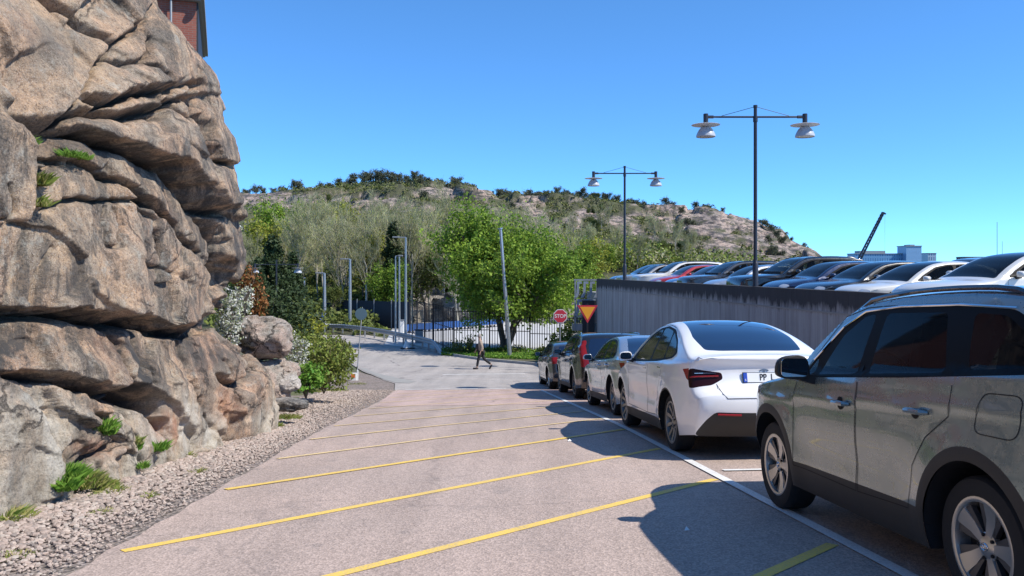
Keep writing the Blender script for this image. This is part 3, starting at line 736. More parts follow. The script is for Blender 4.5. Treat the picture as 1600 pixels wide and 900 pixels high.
# steel lattice of folded uprights at the far end
m = MB(); m.box(loc((3.95, 43.4, .92)), (1.45, .12, .08)); m.box(loc((3.95, 43.4, -.10)), (1.45, .10, .05)); m.box(loc((3.95, 43.4, -1.0)), (1.45, .10, .05))
m.box(loc((3.3, 43.4, -.4)), (.08, .1, 2.6)); m.build('lattice_frame', M['steel_dull'], wl)
m = MB()
for r_ in range(2):
    for k in range(4):
        x = 3.42 + k * .34; z = .42 - r_ * .95
        m.prism([(x - .03, z + .42), (x + .22, z + .42), (x + .22, z + .30), (x + .08, z + .30), (x + .08, z - .2), (x - .02, z - .42), (x - .2, z - .42), (x - .06, z - .18)], .09, c=loc((0, 43.38, 0)))
m.build('lattice', plain('lattice_grey', (.28, .31, .35), .5, .3), wl)

# ------------------------------------------------------------ lamp posts
def lamp_post(loc_, h, half, label, base_h, group, rot=0.0, s=1.0):
    t = empty('street_lamp', loc_, (0, 0, rot)); tag(t, label, 'street lamp', group)
    m = MB(); m.tube([(0, 0, -.9), (0, 0, base_h), (0, 0, base_h + .02), (0, 0, base_h + .1)], [.085 * s, .085 * s, .075 * s, .055 * s], 12); m.build('post_base', M['navy_metal'], t, smooth='auto')
    m = MB(); m.tube([(0, 0, base_h), (0, 0, h)], [.055 * s, .05 * s], 12); m.tube([(0, 0, h - .45), (0, 0, h - .30)], .068 * s, 12); m.tube([(0, 0, h - .04), (0, 0, h + .03)], .06 * s, 10); m.build('pole', M['navy_metal'], t, smooth='auto')
    m = MB(); m.tube([(-half + .1, 0, h - .31), (half - .1, 0, h - .31)], .028 * s, 8); m.build('arm', M['navy_metal'], t, smooth='auto')
    m = MB()
    for sx in (-1, 1): m.tube([(sx * .03, 0, h - .02), (sx * half * .68, 0, h - .28)], .008 * s, 5)
    m.build('stay_wire', M['black_metal'], t)
    for sx in (-1, 1):
        x = sx * half
        m = MB(); m.tube([(x, 0, h - .52), (x, 0, h - .22)], .07 * s, 14); m.tube([(x - sx * .22, 0, h - .31), (x, 0, h - .31)], .045 * s, 10); hd = m.build('lamp_holder', M['navy_metal'], t, smooth='auto')
        m = MB(); m.lathe([(0, -.02), (.08, -.0), (.20, .018), (.40, .035), (.41, .03), (.40, .02), (.2, -.0), (.08, -.02)], 32, c=(x, 0, h - .57), rot=None)
        m.build('disc', M['white_enamel'], hd, smooth='auto')
        m = MB(); m.lathe([(.085, 0), (.13, -.02), (.19, -.08), (.23, -.15), (.27, -.24), (.275, -.29), (.265, -.30), (.262, -.29), (.22, -.16), (.1, -.03)], 32, c=(x, 0, h - .59)); m.build('lamp_shade', M['shade'], hd, smooth='auto')
        m = MB(); m.lathe([(.258, 0), (.2, -.012), (0, -.018)], 24, c=(x, 0, h - .875)); m.build('lens', M['lens'], hd, smooth=True)
    return t
M['shade'] = plain('lamp_shade_enamel', (.42, .44, .48), .3, var=.08)
M['lens'] = plain('lamp_lens', (.55, .55, .53), .2, var=.1)
GL = 'twin-headed street lamps'
for Yl, lab in ((24.0, 'nearer twin-headed street lamp with white disc shades rising from the parapet wall'), (38.2, 'farther twin-headed street lamp rising from the parapet wall by the red car')):
    lamp_post((wall_x(Yl) + .13, Yl, WTOP), 5.20, 1.43, lab, .66, GL, rot=-.0)
p = gxy(432, 58); lamp_post((p.x, p.y, p.z), 5.75, 1.46, 'twin-headed street lamp in front of the dark evergreens left of the street', 1.1, GL, rot=.1)

# ------------------------------------------------------------ text and signs
def text_mesh(name, body, size, mat, parent=None, loc=(0, 0, 0), rot=(R(90), 0, 0), ext=.002, sx=1.0):
    cu = bpy.data.curves.new(name, 'FONT'); cu.body = body; cu.size = size; cu.extrude = ext; cu.align_x = 'CENTER'; cu.align_y = 'CENTER'; cu.offset = size * .012
    tmp = bpy.data.objects.new('tmp', cu); col.objects.link(tmp)
    dg = bpy.context.evaluated_depsgraph_get(); me = bpy.data.meshes.new_from_object(tmp.evaluated_get(dg)); bpy.data.objects.remove(tmp)
    me.name = name; me.materials.clear(); me.materials.append(mat)
    o = link(name, me, parent); o.location = loc; o.rotation_euler = rot; o.scale = (sx, 1, 1); return o
def octagon(r): return [(r * math.cos(R(22.5 + 45 * k)), r * math.sin(R(22.5 + 45 * k))) for k in range(8)]
sp_ = at(875.5, 494, 38); base = sp_.copy(); base.z = zg(sp_.x, sp_.y)
st = empty('stop_sign', (sp_.x, sp_.y, base.z)); tag(st, 'red octagonal STOP sign on a thin post in front of the fence', 'road sign')
hz = sp_.z - base.z
m = MB(); m.tube([(0, .06, -.2), (0, .06, hz + .25)], .028, 8); m.build('post', M['steel'], st, smooth='auto')
m = MB(); m.prism(octagon(.335), .012, c=(0, 0, hz)); m.build('rim', M['white_plain'], st)
m = MB(); m.prism(octagon(.305), .012, c=(0, -.007, hz)); m.build('sign_face', M['red_sign'], st)
text_mesh('lettering', 'STOP', .23, M['white_plain'], st, (0, -.016, hz), sx=.95)
yp = at(918, 487, 35.5); yb = zg(yp.x, yp.y); ys = empty('yield_sign', (yp.x, yp.y, yb)); hz = yp.z - yb
tag(ys, 'yellow give way triangle with a red border beside the concrete column', 'road sign')
def tri(s): return [(-s, s * .577), (s, s * .577), (0, -s * 1.155)][::-1]
m = MB(); m.tube([(0, .05, -.2), (0, .05, hz + .35)], .028, 8); m.build('post', M['black_metal'], ys, smooth='auto')
m = MB(); m.prism(tri(.44), .012, c=(0, 0, hz + .02)); m.build('border', M['red_sign'], ys)
m = MB(); m.prism(tri(.32), .012, c=(0, -.007, hz + .02)); m.build('sign_face', M['yellow_sign'], ys)
# leaning no-stopping post at the verge seen from behind, with a disc at its head
a_ = gp(557, 590); tp = at(566, 482, a_.y + .5)
sg = empty('leaning_sign', a_); tag(sg, 'leaning grey round sign seen from behind on a thin post at the verge', 'road sign')
tpl = tp - a_
m = MB(); m.tube([(0, 0, -.1), tuple(tpl * 1.02)], .02, 8); m.build('post', M['steel_dull'], sg, smooth='auto')
m = MB(); dq = Matrix.Rotation(R(88), 3, 'X') @ Matrix.Rotation(R(6), 3, 'Y'); m.lathe([(0, 0), (.23, 0), (.24, .005), (.24, .012), (0, .014)], 28, c=tuple(tpl * .92 + Vector((-.02, -.04, 0))), rot=dq); m.build('sign_plate', plain('sign_back', (.10, .16, .19), .4, .3), sg, smooth='auto')
mk = empty('marker_block', gp(553, 594) ); tag(mk, 'small white marker block with an orange reflector at the foot of the leaning sign', 'marker')
m = MB(); m.box((0, 0, .12), (.20, .12, .30)); m.box((.13, .03, .17), (.05, .05, .42)); m.build('block', M['white_plain'], mk, bevel=.01)
m = MB(); m.box((-.02, -.065, .17), (.14, .012, .14)); m.build('reflector', M['orange'], mk)
# convex traffic mirror
a_ = gxy(468, 33); mi = empty('traffic_mirror', a_); tag(mi, 'round convex traffic mirror on a post beside the bushes at the street corner', 'traffic mirror')
c_ = at(473, 494, 33) - a_
m = MB(); m.tube([(0, .05, -.2), (0, .05, c_.z + .1)], .03, 8); m.build('post', M['steel_dull'], mi, smooth='auto')
rt = Matrix.Rotation(R(20), 3, 'Z') @ Matrix.Rotation(R(90), 3, 'X')
m = MB(); m.lathe([(.20, .0), (.205, .03), (.235, .03), (.24, 0), (.2, -.04), (0, -.05)], 28, c=tuple(c_), rot=rt); m.build('rim', plain('mirror_rim', (.45, .42, .42), .5), mi, smooth='auto')
mm_ = plain('mirror_silver', (.75, .77, .8), .08, 1, var=0)
m = MB(); m.lathe([(.215, .012), (.15, .035), (.08, .047), (.001, .052)], 28, c=tuple(c_), rot=rt); m.build('mirror_face', mm_, mi, smooth=True)

# ------------------------------------------------------------ tall thin poles along the street
def pole(px, pyt, pyb, Y, r, label, arm=None, mat='steel', pxt=None, cat='pole', group=None, lampmat='steel_dull'):
    b_ = at(px, pyb, Y); b_.z = zg(b_.x, b_.y); t_ = at(pxt or px, pyt, Y)
    o = empty('street_pole' if not arm else 'street_lamp', b_); tag(o, label, cat if not arm else 'street lamp', group)
    d = t_ - b_; mb = MB(); mb.tube([(0, 0, -.2), tuple(d * .5), tuple(d)], [r * 1.25, r * 1.1, r * .8], 8)
    if arm: mb.build('pole', M[mat], o, smooth='auto')
    else: mb.tube([tuple(d * .995), tuple(d * 1.005)], r * 1.3, 8); mb.build('pole', M[mat], o, smooth='auto')
    if arm:
        mb = MB(); mb.tube([tuple(d), tuple(d + Vector((arm, 0, .02)))], r * .5, 6); mb.build('arm', M[mat], o)
        mb = MB(); mb.box(tuple(d + Vector((arm * 1.15, 0, .02))), (abs(arm) * .55 + .15, .22, .10)); mb.build('lamp_head', M[lampmat], o, bevel=.02)
    return o
pole(797, 357, 556, 47.3, .095, 'leaning silver pole with a dark cap in front of the big green tree', pxt=782)
pole(547, 405, 492, 68, .11, 'thick pale street lamp with a short arm before the black fence', arm=-.5)
pole(507, 427, 520, 66, .12, 'pale blue-grey street lamp at the bend with small signs on it', arm=-.45)
pole(476, 434, 500, 74, .07, 'thin pale pole behind the convex traffic mirror')
pole(618, 400, 528, 57, .05, 'thin steel street lamp with a blue-white head, left of the pair', arm=.3)
pole(624, 400, 530, 60, .06, 'steel pole between the two lamps by the guard rail end')
pole(634, 371, 540, 58, .075, 'tallest steel street lamp with its arm pointing left above the fence', arm=-.6)
pole(644, 398, 548, 54, .03, 'slender rust brown mast beside the guard rail end', mat='bark_grey')
pole(661, 415, 500, 80, .04, 'thin white pole standing on the low rocks beyond the fence')
pole(572, 445, 492, 75, .05, 'short white pole behind the black fence screen')
pole(694, 402, 480, 85, .05, 'thin grey lamp half hidden by the big green tree', arm=-.4)
# small blue warning signs on the lamp at the bend
bp = at(500, 494, 65.5); sgn = empty('blue_sign', (bp.x, bp.y, zg(bp.x, bp.y))); tag(sgn, 'small blue and white square road sign on a post at the bend', 'road sign')
m = MB(); m.tube([(0, .05, 0), (0, .05, bp.z - sgn.location.z + .3)], .03, 6); m.build('post', M['steel'], sgn)
m = MB(); hh = bp.z - sgn.location.z; m.box((0, 0, hh), (.62, .02, .62)); m.build('sign_face', plain('sign_blue', (.05, .13, .42), .4), sgn)
m = MB(); m.prism([(-.2, -.2), (.2, -.2), (0, .2)], .012, c=(0, -.017, hh)); m.build('symbol', M['white_plain'], sgn)

# ------------------------------------------------------------ guard rail
rp = [gxy(506, 66), gxy(535, 65.5), gxy(570, 63), gxy(600, 60), gxy(630, 56.5), gxy(660, 53), gxy(680, 50.5), gxy(690, 49.0)]
for q_, py in zip(rp, (517, 517, 519, 522, 527, 534, 541, 549)): pass
gr = empty('guard_rail', rp[3]); tag(gr, 'galvanised guard rail curving along the far side of the street', 'guard rail')
m = MB(); prof = [(0, -.16), (.05, -.12), (.05, -.05), (0, 0), (.05, .05), (.05, .12), (0, .16)]; v = []
path = []
for a, c_ in zip(rp, rp[1:]):
    for k in range(4): path.append(a.lerp(c_, k / 4))
path.append(rp[-1])
for i, p in enumerate(path):
    d = (path[min(i + 1, len(path) - 1)] - path[max(0, i - 1)]).normalized(); nn = Vector((d.y, -d.x, 0)); nn = -nn if nn.y > 0 else nn
    h = .62 * min(1, (len(path) - 1 - i) / 6 + .15)
    for o_, z_ in prof: v.append(p + nn * o_ + Vector((0, 0, h + z_)) - rp[3])
k7 = len(prof)
m.add(v, [(i * k7 + j, i * k7 + j + 1, (i + 1) * k7 + j + 1, (i + 1) * k7 + j) for i in range(len(path) - 1) for j in range(k7 - 1)])
o = m.build('rail', M['steel'], gr); sm = o.modifiers.new('t', 'SOLIDIFY'); sm.thickness = .012
for i in range(0, len(path) - 4, 2):
    p = path[i] - rp[3] + Vector((0, .1, 0)); mb = MB(); mb.box((p.x, p.y, p.z + .3), (.1, .12, .8)); mb.build('post', M['steel_dull'], gr)

# ------------------------------------------------------------ black bar fence behind the street
def fence_run(a, c_, top, label, n_post, gap=.16, group='bar fence sections'):
    a, c_ = Vector(a), Vector(c_); L_ = (c_ - a).length
    o = empty('bar_fence', a); tag(o, label, 'fence', group); d = (c_ - a)
    m = MB(); n = int(L_ / gap)
    for k in range(1, n):
        p = d * k / n; m.bar((p.x, p.y, p.z + .08), (p.x, p.y, p.z + top - .05), .042, .042)
    for h in (.18, top * .52, top - .12): m.bar((0, 0, h), (d.x, d.y, d.z + h), .03, .045)
    m.build('bar_panel', M['black_metal'], o)
    for k in range(n_post + 1):
        p = d * k / n_post; m = MB(); m.box((p.x, p.y, p.z + top / 2 - .1), (.085, .085, top + .2)); m.build('post', M['black_metal'], o)
    return o
f0 = gxy(709, 50.5); f1 = gxy(765, 51.0); f2 = gxy(828, 50.3); f3 = gxy(1010, 47)
fence_run(f0, f1, 2.6, 'black bar fence section directly behind the walking person', 1)
fence_run(f1, f2, 2.5, 'black bar fence section in front of the big tree trunk', 1)
fence_run(f2, f3, 2.25, 'black bar fence section running behind the stop sign to the deck column', 2)
fb = [gxy(640, 66), gxy(660, 60.5), gxy(682, 55.5), f0]
fence_run(fb[0], f0 + Vector((0, .2, 0)), 2.75, 'black bar fence section receding behind the guard rail end', 5, .5)
# dark fabric screen fence
o = empty('screen_fence', gxy(508, 72)); tag(o, 'solid black fabric screen fence behind the bend of the street', 'fence')
a, c_ = gxy(508, 76), gxy(640, 70); d = c_ - a; m = MB(); m.bar((0, 0, 1.2), (d.x, d.y, 1.2 + d.z), .03, 2.3, up=(0, 0, 1)); o.location = a
m.build('screen', plain('black_fabric', (.022, .024, .035), .7), o)
for k in range(6):
    p = d * k / 5; mb = MB(); mb.box((p.x, p.y - .05, 1.25), (.08, .08, 2.5)); mb.build('post', M['steel_dull'], o)
for k, (px, s) in enumerate(((572, 1), (605, -1))): pass
# sports court beyond: pale ground, low blue barrier, sand walls
tag(sheet('court', [tuple(gxy(600, 56))[:2], tuple(gxy(700, 51.5))[:2], tuple(gxy(905, 49.5))[:2], tuple(gxy(1000, 52))[:2], tuple(gxy(985, 62))[:2], tuple(gxy(870, 80))[:2], tuple(gxy(620, 84))[:2]], plain('pale_court', (.50, .49, .48), .8, var=.1, scale=.5), .02, 2.5), kind='structure')
o = empty('court_barrier', gxy(620, 67)); a, c_ = gxy(628, 66), gxy(786, 74); o.location = a; d = c_ - a; tag(o, 'long low blue barrier across the pale court behind the fence', 'barrier')
m = MB(); m.bar((0, 0, .42), (d.x, d.y, .55 + d.z), .12, .55); m.build('panel', plain('barrier_blue', (.02, .08, .26), .5), o)
for k in range(26):
    p = d * (k + .5) / 26; mb = MB(); mb.box((p.x, p.y - .08, .12), (.16, .06, .2)); mb.build('foot', M['dark_plain'], o)
o = empty('retaining_wall', gxy(610, 78)); a, c_ = gxy(600, 78), gxy(760, 84); o.location = a; d = c_ - a; tag(o, 'low sand coloured wall at the back of the pale court', 'wall')
m = MB(); m.bar((0, 0, .55), (d.x, d.y, .6 + d.z), .3, 1.1); m.build('wall', plain('sand_render', (.42, .36, .27), .8), o)
m = MB(); m.bar((0, -.02, 1.13), (d.x, d.y - .02, 1.18 + d.z), .4, .08); m.build('coping', M['concrete_plain'], o)
# grey utility boxes near the fence and white bollards
for (px, Y, hh, wd_, lab) in ((655, 57.5, .9, .55, 'dark grey utility box on the ground behind the guard rail end'), (628, 62, 1.3, .3, 'white bollard post behind the guard rail left of the fence')):
    p = gxy(px, Y); o = empty('utility_box' if wd_ > .4 else 'bollard', p); tag(o, lab, 'utility box' if wd_ > .4 else 'bollard')
    m = MB(); m.box((0, 0, hh / 2), (wd_, .3, hh)); m.build('body', M['steel_dull'] if wd_ > .4 else M['white_plain'], o, bevel=.03)
    m = MB(); m.box((0, 0, hh + .03), (wd_ + .06, .36, .06)); m.build('cap', M['dark_plain'] if wd_ > .4 else M['steel_dull'], o)
p = gp(635, 545); o = empty('sign_foot', p); tag(o, 'white cone shaped sign foot on a black rubber base at the guard rail end', 'sign foot')
m = MB(); m.lathe([(.0, .5), (.06, .5), (.22, .1), (.24, .06)], 12); m.build('cone', M['white_plain'], o, smooth='auto')
m = MB(); m.box((.1, 0, .04), (.9, .45, .08)); m.build('base', M['black_metal'], o, bevel=.02)
# stair handrails left of the street
for k, (x0, y0_, Y0, x1_, y1_, Y1, lab) in enumerate(((452, 506, 32, 486, 531, 28, 'nearer grey handrail going down beside the traffic mirror'), (447, 503, 34, 500, 526, 32, 'farther grey handrail between the bushes and the street'))):
    a, c_ = at(x0, y0_, Y0), at(x1_, y1_, Y1); o = empty('handrail', a); tag(o, lab, 'handrail'); d = c_ - a
    for h in (0, -.35): m = MB(); m.tube([(0, 0, h), (d.x, d.y, d.z + h)], .022, 6); m.build('rail', M['steel'], o)
    for t_ in np.linspace(0, 1, 4): mb = MB(); p = d * t_; mb.tube([(p.x, p.y, p.z), (p.x, p.y, p.z - 1.1)], .02, 6); mb.build('post', M['steel'], o)

# ------------------------------------------------------------ distant buildings, crane, masts
def m_facade(name, c, win, sx, sz, bw=.72):
    b = NB(name); br = b.n('ShaderNodeTexBrick'); br.offset = 0; br.inputs['Scale'].default_value = 1
    br.inputs['Brick Width'].default_value = sx; br.inputs['Row Height'].default_value = sz; br.inputs['Mortar Size'].default_value = .55; br.inputs['Mortar Smooth'].default_value = 0
    br.inputs['Color1'].default_value = (*win, 1); br.inputs['Color2'].default_value = (*[k * .7 for k in win], 1); br.inputs['Mortar'].default_value = (*c, 1)
    mp = b.n('ShaderNodeMapping'); mp.inputs['Rotation'].default_value = (R(90), 0, 0); b.l(b.tc.outputs['Object'], mp.inputs[0]); b.l(mp.outputs[0], br.inputs['Vector'])
    b.base(br.outputs[0]); b.rough(.35); return b.mat
def far_building(px0, px1, pyt, Y, mat, label, extra=None, base=-20):
    a, c_ = at(px0, pyt, Y), at(px1, pyt, Y); o = empty('office_building', (a.x, Y, base)); tag(o, label, 'building')
    w_ = c_.x - a.x; h = a.z - base; m = MB(); m.box((w_ / 2, 6, h / 2), (w_, 12, h)); m.build('facade', mat, o)
    m = MB(); m.box((w_ / 2, 6, h + .25), (w_ + .6, 12.6, .5)); m.build('roof', M['steel_dull'], o)
    if extra: e0, e1, ez = extra; m = MB(); m.box(((e0 + e1) / 2 * w_, 6, h + ez / 2 + .5), ((e1 - e0) * w_, 8, ez)); m.build('roof_storey', M['steel_dull'], o)
    return o
fa = m_facade('hazy_blue_glass_facade', (.14, .30, .50), (.03, .13, .34), 1.5, 3.2)  # glass blue, with the distance haze mixed into the facade colour
far_building(1336, 1416, 397, 520, fa, 'long low blue glass office building on the horizon beside the crane', (.12, .62, 1.6))
far_building(1416, 1440, 385, 515, m_facade('hazy_blue_facade', (.22, .38, .58), (.10, .24, .46), 1.2, 3.0), 'pale blue tower joined to the right end of the long office building', (.35, .65, .7))  # blue tint here carries the distance haze
far_building(1450, 1463, 396, 700, m_facade('hazy_grey_facade', (.35, .45, .55), (.12, .22, .36), 2, 4), 'small grey tower block on the horizon right of the blue tower')  # grey pushed towards blue for the distance haze
far_building(1508, 1540, 402, 600, plain('brown_facade', (.12, .085, .07), .8), 'flat brown building low on the horizon behind the white car roof')
far_building(1462, 1500, 411, 560, plain('dull_red_facade', (.14, .08, .07), .8), 'low dark red roofed building between the small tower and the brown one')
far_building(1300, 1345, 408, 620, plain('dark_facade', (.08, .09, .09), .8), 'dark low building between the hill end and the long office building')
o = empty('crane', at(1341, 410, 300)); tag(o, 'tall lattice mobile crane boom leaning right above the blue office building', 'crane')
d = at(1378, 334, 300) - at(1339, 412, 300); m = MB()
def lat(m, a, c_, w_, nseg):
    a, c_ = Vector(a), Vector(c_); dd = (c_ - a).normalized(); x = dd.cross(Vector((0, 1, 0))).normalized() * w_ / 2; y = Vector((0, w_ / 2, 0))
    cr = [x + y, x - y, -x - y, -x + y]
    for q_ in cr: m.bar(a + q_, c_ + q_ * .6, .30)
    for k in range(nseg):
        p0, p1 = a.lerp(c_, k / nseg), a.lerp(c_, (k + 1) / nseg)
        for j in range(4): m.bar(p0 + cr[j], p1 + cr[(j + 1) % 4], .14)
lat(m, (-.4, 0, -.5), d, .95, 16); m.build('boom', M['navy_metal'], o)
m = MB(); m.bar(d, d + Vector((.9, 0, -.6)), .5); m.build('boom_head', M['navy_metal'], o)
m = MB(); m.tube([tuple(d + Vector((.6, 0, -.6))), tuple(d + Vector((.6, 0, -17)))], .03, 4); m.build('cable', M['steel'], o)
m = MB(); m.box((-1, 0, -4), (4, 3, 3)); m.box((-1, 0, -12), (2, 2, 14)); m.build('carriage', M['navy_metal'], o)
for px, py, Y, r, lab in ((1558, 347, 600, .22, 'taller thin mast on the horizon at the far right'), (1566, 377, 620, .2, 'shorter thin mast on the horizon at the far right')):
    p = at(px, 420, Y); p.z = -20; t_ = at(px, py, Y); o = MB(); o.tube([p, t_], [r * 1.6, r * .7], 6); tag(o.build('radio_mast', M['steel_dull']), lab, 'mast')
# ------------------------------------------------------------ the hill
ridge = np.array([(-700, 330), (100, 325), (300, 318), (380, 310), (440, 300), (500, 292), (560, 286), (620, 283), (690, 288), (735, 294), (780, 304), (850, 306), (920, 312), (1000, 326), (1060, 332), (1120, 340), (1180, 358), (1225, 371), (1262, 388), (1290, 405), (1310, 418), (1330, 432), (1400, 436), (2100, 438)])
Yr = 270.0
pxs = np.concatenate([np.arange(-500, 300, 20), np.arange(300, 1360, 2.6), np.arange(1360, 2000, 30)])
ysd = np.concatenate([np.linspace(62, 150, 50), np.linspace(151, 275, 150), np.linspace(280, 420, 20)])
PXh, YH = np.meshgrid(pxs, ysd)
rg = np.interp(PXh, ridge[:, 0], ridge[:, 1])
Rh = (HOR - rg) / F * Yr
t_ = np.clip((YH - 92) / (Yr - 92), 0, 1)
prof_ = np.where(YH <= Yr, t_ ** .92, 1 - ((YH - Yr) / 160) ** 1.2 * 1.2)
lowf = np.clip((YH - np.where((PXh > 585) & (PXh < 960), 86, 62)) / 24, 0, 1)
rel = -5.45 + 2.6 * lowf * np.clip((930 - PXh) / 150, .0, 1) + (Rh + 5.45 - 2.6 * lowf * np.clip((930 - PXh) / 150, 0, 1)) * prof_
rel = np.minimum(rel, Rh * 1.0 + 0 * rel) if False else rel
Xh = (PXh - 800) / F * YH
S = np.stack([Xh, YH, np.zeros_like(Xh)], -1).reshape(-1, 3)
tt = np.clip((YH - 120) / 60, 0, 1).ravel() * np.clip((1335 - PXh.ravel()) / 60, .05, 1)
n1 = fbm(S * .022, 4); n2 = fbm(S * np.array([.05, .16, 1]) + 9, 5); n3 = fbm(S * .22 + 4, 4)
k1, k2, kv = cells(np.stack([S[:, 0] * .07 + n1, S[:, 1] * .09, n3 * .3], 1))
st_ = (kv - .5) * 3.4 * (1 - np.exp(-((k2 - k1) / .10) ** 2))
hgt = rel.ravel() + tt * (n1 * 1.8 + n2 * 3.2 + n3 * 1.1 + st_ * 1.5 - 1.0 * np.exp(-((k2 - k1) / .07) ** 2)) * np.where(YH.ravel() > 255, .55, 1)
VH = np.column_stack([S[:, 0], S[:, 1], EYE + hgt])
idh = np.arange(VH.shape[0]).reshape(PXh.shape)
hill = mesh_np('hill', VH, np.stack([idh[:-1, :-1], idh[:-1, 1:], idh[1:, 1:], idh[1:, :-1]], -1).reshape(-1, 4), None or M['soil'])
# bare rock shows where the photograph has outcrops
gpy = HOR - hgt / YH.ravel() * F; gpx = PXh.ravel()
bare = np.zeros(len(gpx))
def spot(x, y, rx, ry, a=1.0, rot=0):
    c_, s_ = math.cos(R(rot)), math.sin(R(rot)); dx, dy = gpx - x, gpy - y
    u = (dx * c_ + dy * s_) / rx; v = (-dx * s_ + dy * c_) / ry
    return a * np.exp(-(u * u + v * v) ** 2)
for sp in ((430, 312, 75, 12, 1), (500, 318, 80, 12, .9), (600, 308, 60, 8, .5), (650, 326, 40, 12, .8), (700, 300, 70, 8, 1), (735, 300, 30, 6, 1), (848, 343, 42, 12, 1.1, 38), (893, 352, 18, 12, 1, 30), (830, 318, 30, 6, .7), (960, 345, 60, 7, .9, 14), (1060, 322, 60, 9, 1, 8), (1130, 345, 90, 16, 1, 12), (1090, 362, 55, 9, .9, 10), (1010, 372, 40, 6, .8, 16), (1200, 372, 70, 18, .9, 20), (1230, 396, 70, 14, .9), (1280, 400, 30, 14, 1), (1010, 340, 50, 8, .8), (1110, 385, 60, 12, .7), (1180, 400, 60, 10, .7)):
    bare = np.maximum(bare, spot(*sp))
patch = fbm(np.stack([gpx * .03, gpy * .11, n1], 1), 5)
bare = np.clip((bare * .95 + patch * 1.0 - .14) * 3.2, 0, 1) * np.clip((YH.ravel() - 125) / 40, 0, 1)
a_ = hill.data.attributes.new('bare', 'FLOAT', 'POINT'); a_.data.foreach_set('value', bare.astype(np.float32))
b = NB('hill_ground'); at_ = b.n('ShaderNodeAttribute'); at_.attribute_name = 'bare'
rk = b.mix(b.ramp(b.noise(.12, 6, .7), [(.35, 0), (.65, 1)]), (.38, .32, .28), (.56, .40, .32))
rk = b.mix(b.ramp(b.noise(.45, 7, .75, stretch=(1, 1, 2.5)), [(.44, 0), (.56, .95)]), rk, (.075, .07, .07))
rk = b.mix(b.ramp(b.noise(1.1, 5, .7), [(.55, 0), (.7, .6)]), rk, (.52, .41, .34))
rk = b.mix(b.ramp(b.noise(.22, 6, .8, stretch=(1, 1, 3)), [(.52, 0), (.60, .9)]), rk, (.09, .095, .045))
gr_n = b.mix(b.ramp(b.noise(.10, 6, .7), [(.35, 0), (.65, 1)]), (.10, .095, .05), (.12, .13, .05))
gr_n = b.mix(b.ramp(b.noise(.7, 6, .75), [(.42, 0), (.62, .8)]), gr_n, (.05, .052, .028))
b.base(b.mix(at_.outputs['Fac'], gr_n, rk)); b.rough(.95); b.bump(b.noise(.8, 8, .75), 1.0, .9)
hill.data.materials.clear(); hill.data.materials.append(b.mat); tag(hill, kind='structure')
def hz_at(px, Y):
    """terrain height where the column px meets distance Y"""
    i = np.clip(np.searchsorted(ysd, Y), 1, len(ysd) - 1); j = np.clip(np.searchsorted(pxs, px), 1, len(pxs) - 1)
    H_ = VH[:, 2].reshape(PXh.shape); fy = (Y - ysd[i - 1]) / (ysd[i] - ysd[i - 1]); fx = (px - pxs[j - 1]) / (pxs[j] - pxs[j - 1])
    return (H_[i - 1, j - 1] * (1 - fx) + H_[i - 1, j] * fx) * (1 - fy) + (H_[i, j - 1] * (1 - fx) + H_[i, j] * fx) * fy
def terr(px, Y):
    x = (px - 800) / F * Y; z = float(hz_at(px, Y)) if Y > 62.5 else zg(x, Y)
    return Vector((x, Y, max(z, zg(x, Y) if Y < 100 else z)))

# ------------------------------------------------------------ foliage
def leaf_quads(C, size, rr, flat=0.0, asp=.62):
    n = len(C); a = rr.normal(size=(n, 3)); a[:, 2] *= (1 - flat); a /= np.linalg.norm(a, axis=1, keepdims=True)
    b_ = rr.normal(size=(n, 3)); b_ -= (b_ * a).sum(1, keepdims=True) * a; b_ /= np.linalg.norm(b_, axis=1, keepdims=True)
    s = size * rr.uniform(.6, 1.3, (n, 1)) if np.isscalar(size) else size[:, None] * rr.uniform(.6, 1.3, (n, 1))
    a, b_ = a * s, b_ * s * asp
    V = np.stack([C - a * .5, C + b_ * .5, C + a * .5, C - b_ * .5], 1).reshape(-1, 3)
    return V, np.arange(4 * n).reshape(n, 4)
def scrub(n, px_r, y_r, seed, rad, per, size, name, mat, label, keep=None, flatk=.55):
    rr = np.random.default_rng(seed); px = rr.uniform(*px_r, n); Y = y_r[0] + (y_r[1] - y_r[0]) * rr.random(n) ** .8
    z = hz_at(px, Y); py = HOR - (z - EYE) / Y * F
    if keep is not None: k = keep(px, py, Y, rr); px, Y, z = px[k], Y[k], z[k]
    n = len(px); r_ = rr.uniform(.6, 1.3, n) * rad * rr.uniform(.7, 1.2, n)
    c = np.stack([(px - 800) / F * Y, Y, z + r_ * .3], 1)
    d = rr.normal(size=(n, per, 3)); d /= np.linalg.norm(d, axis=2, keepdims=True); d *= rr.uniform(.55, 1, (n, per, 1)); d[..., 2] = np.abs(d[..., 2]) * flatk * 1.6 - .1
    C = (c[:, None] + d * r_[:, None, None]).reshape(-1, 3)
    V, Fq = leaf_quads(C, size, rr, .2, .8)
    return tag(mesh_np(name, V, Fq, mat, smooth=False), label, 'scrub', kind='stuff')
bgrid = bare.reshape(PXh.shape)
def bare_at(px, Y):
    i = np.clip(np.searchsorted(ysd, Y), 0, len(ysd) - 1); j = np.clip(np.searchsorted(pxs, px), 0, len(pxs) - 1); return bgrid[i, j]
scrub(7000, (300, 1300), (135, 272), 11, .95, 18, .45, 'hillside_scrub', M['leaf_scrub'], 'brownish heather and low scrub covering the rocky hill', lambda px, py, Y, rr: rr.random(len(px)) > bare_at(px, Y) * 1.35)
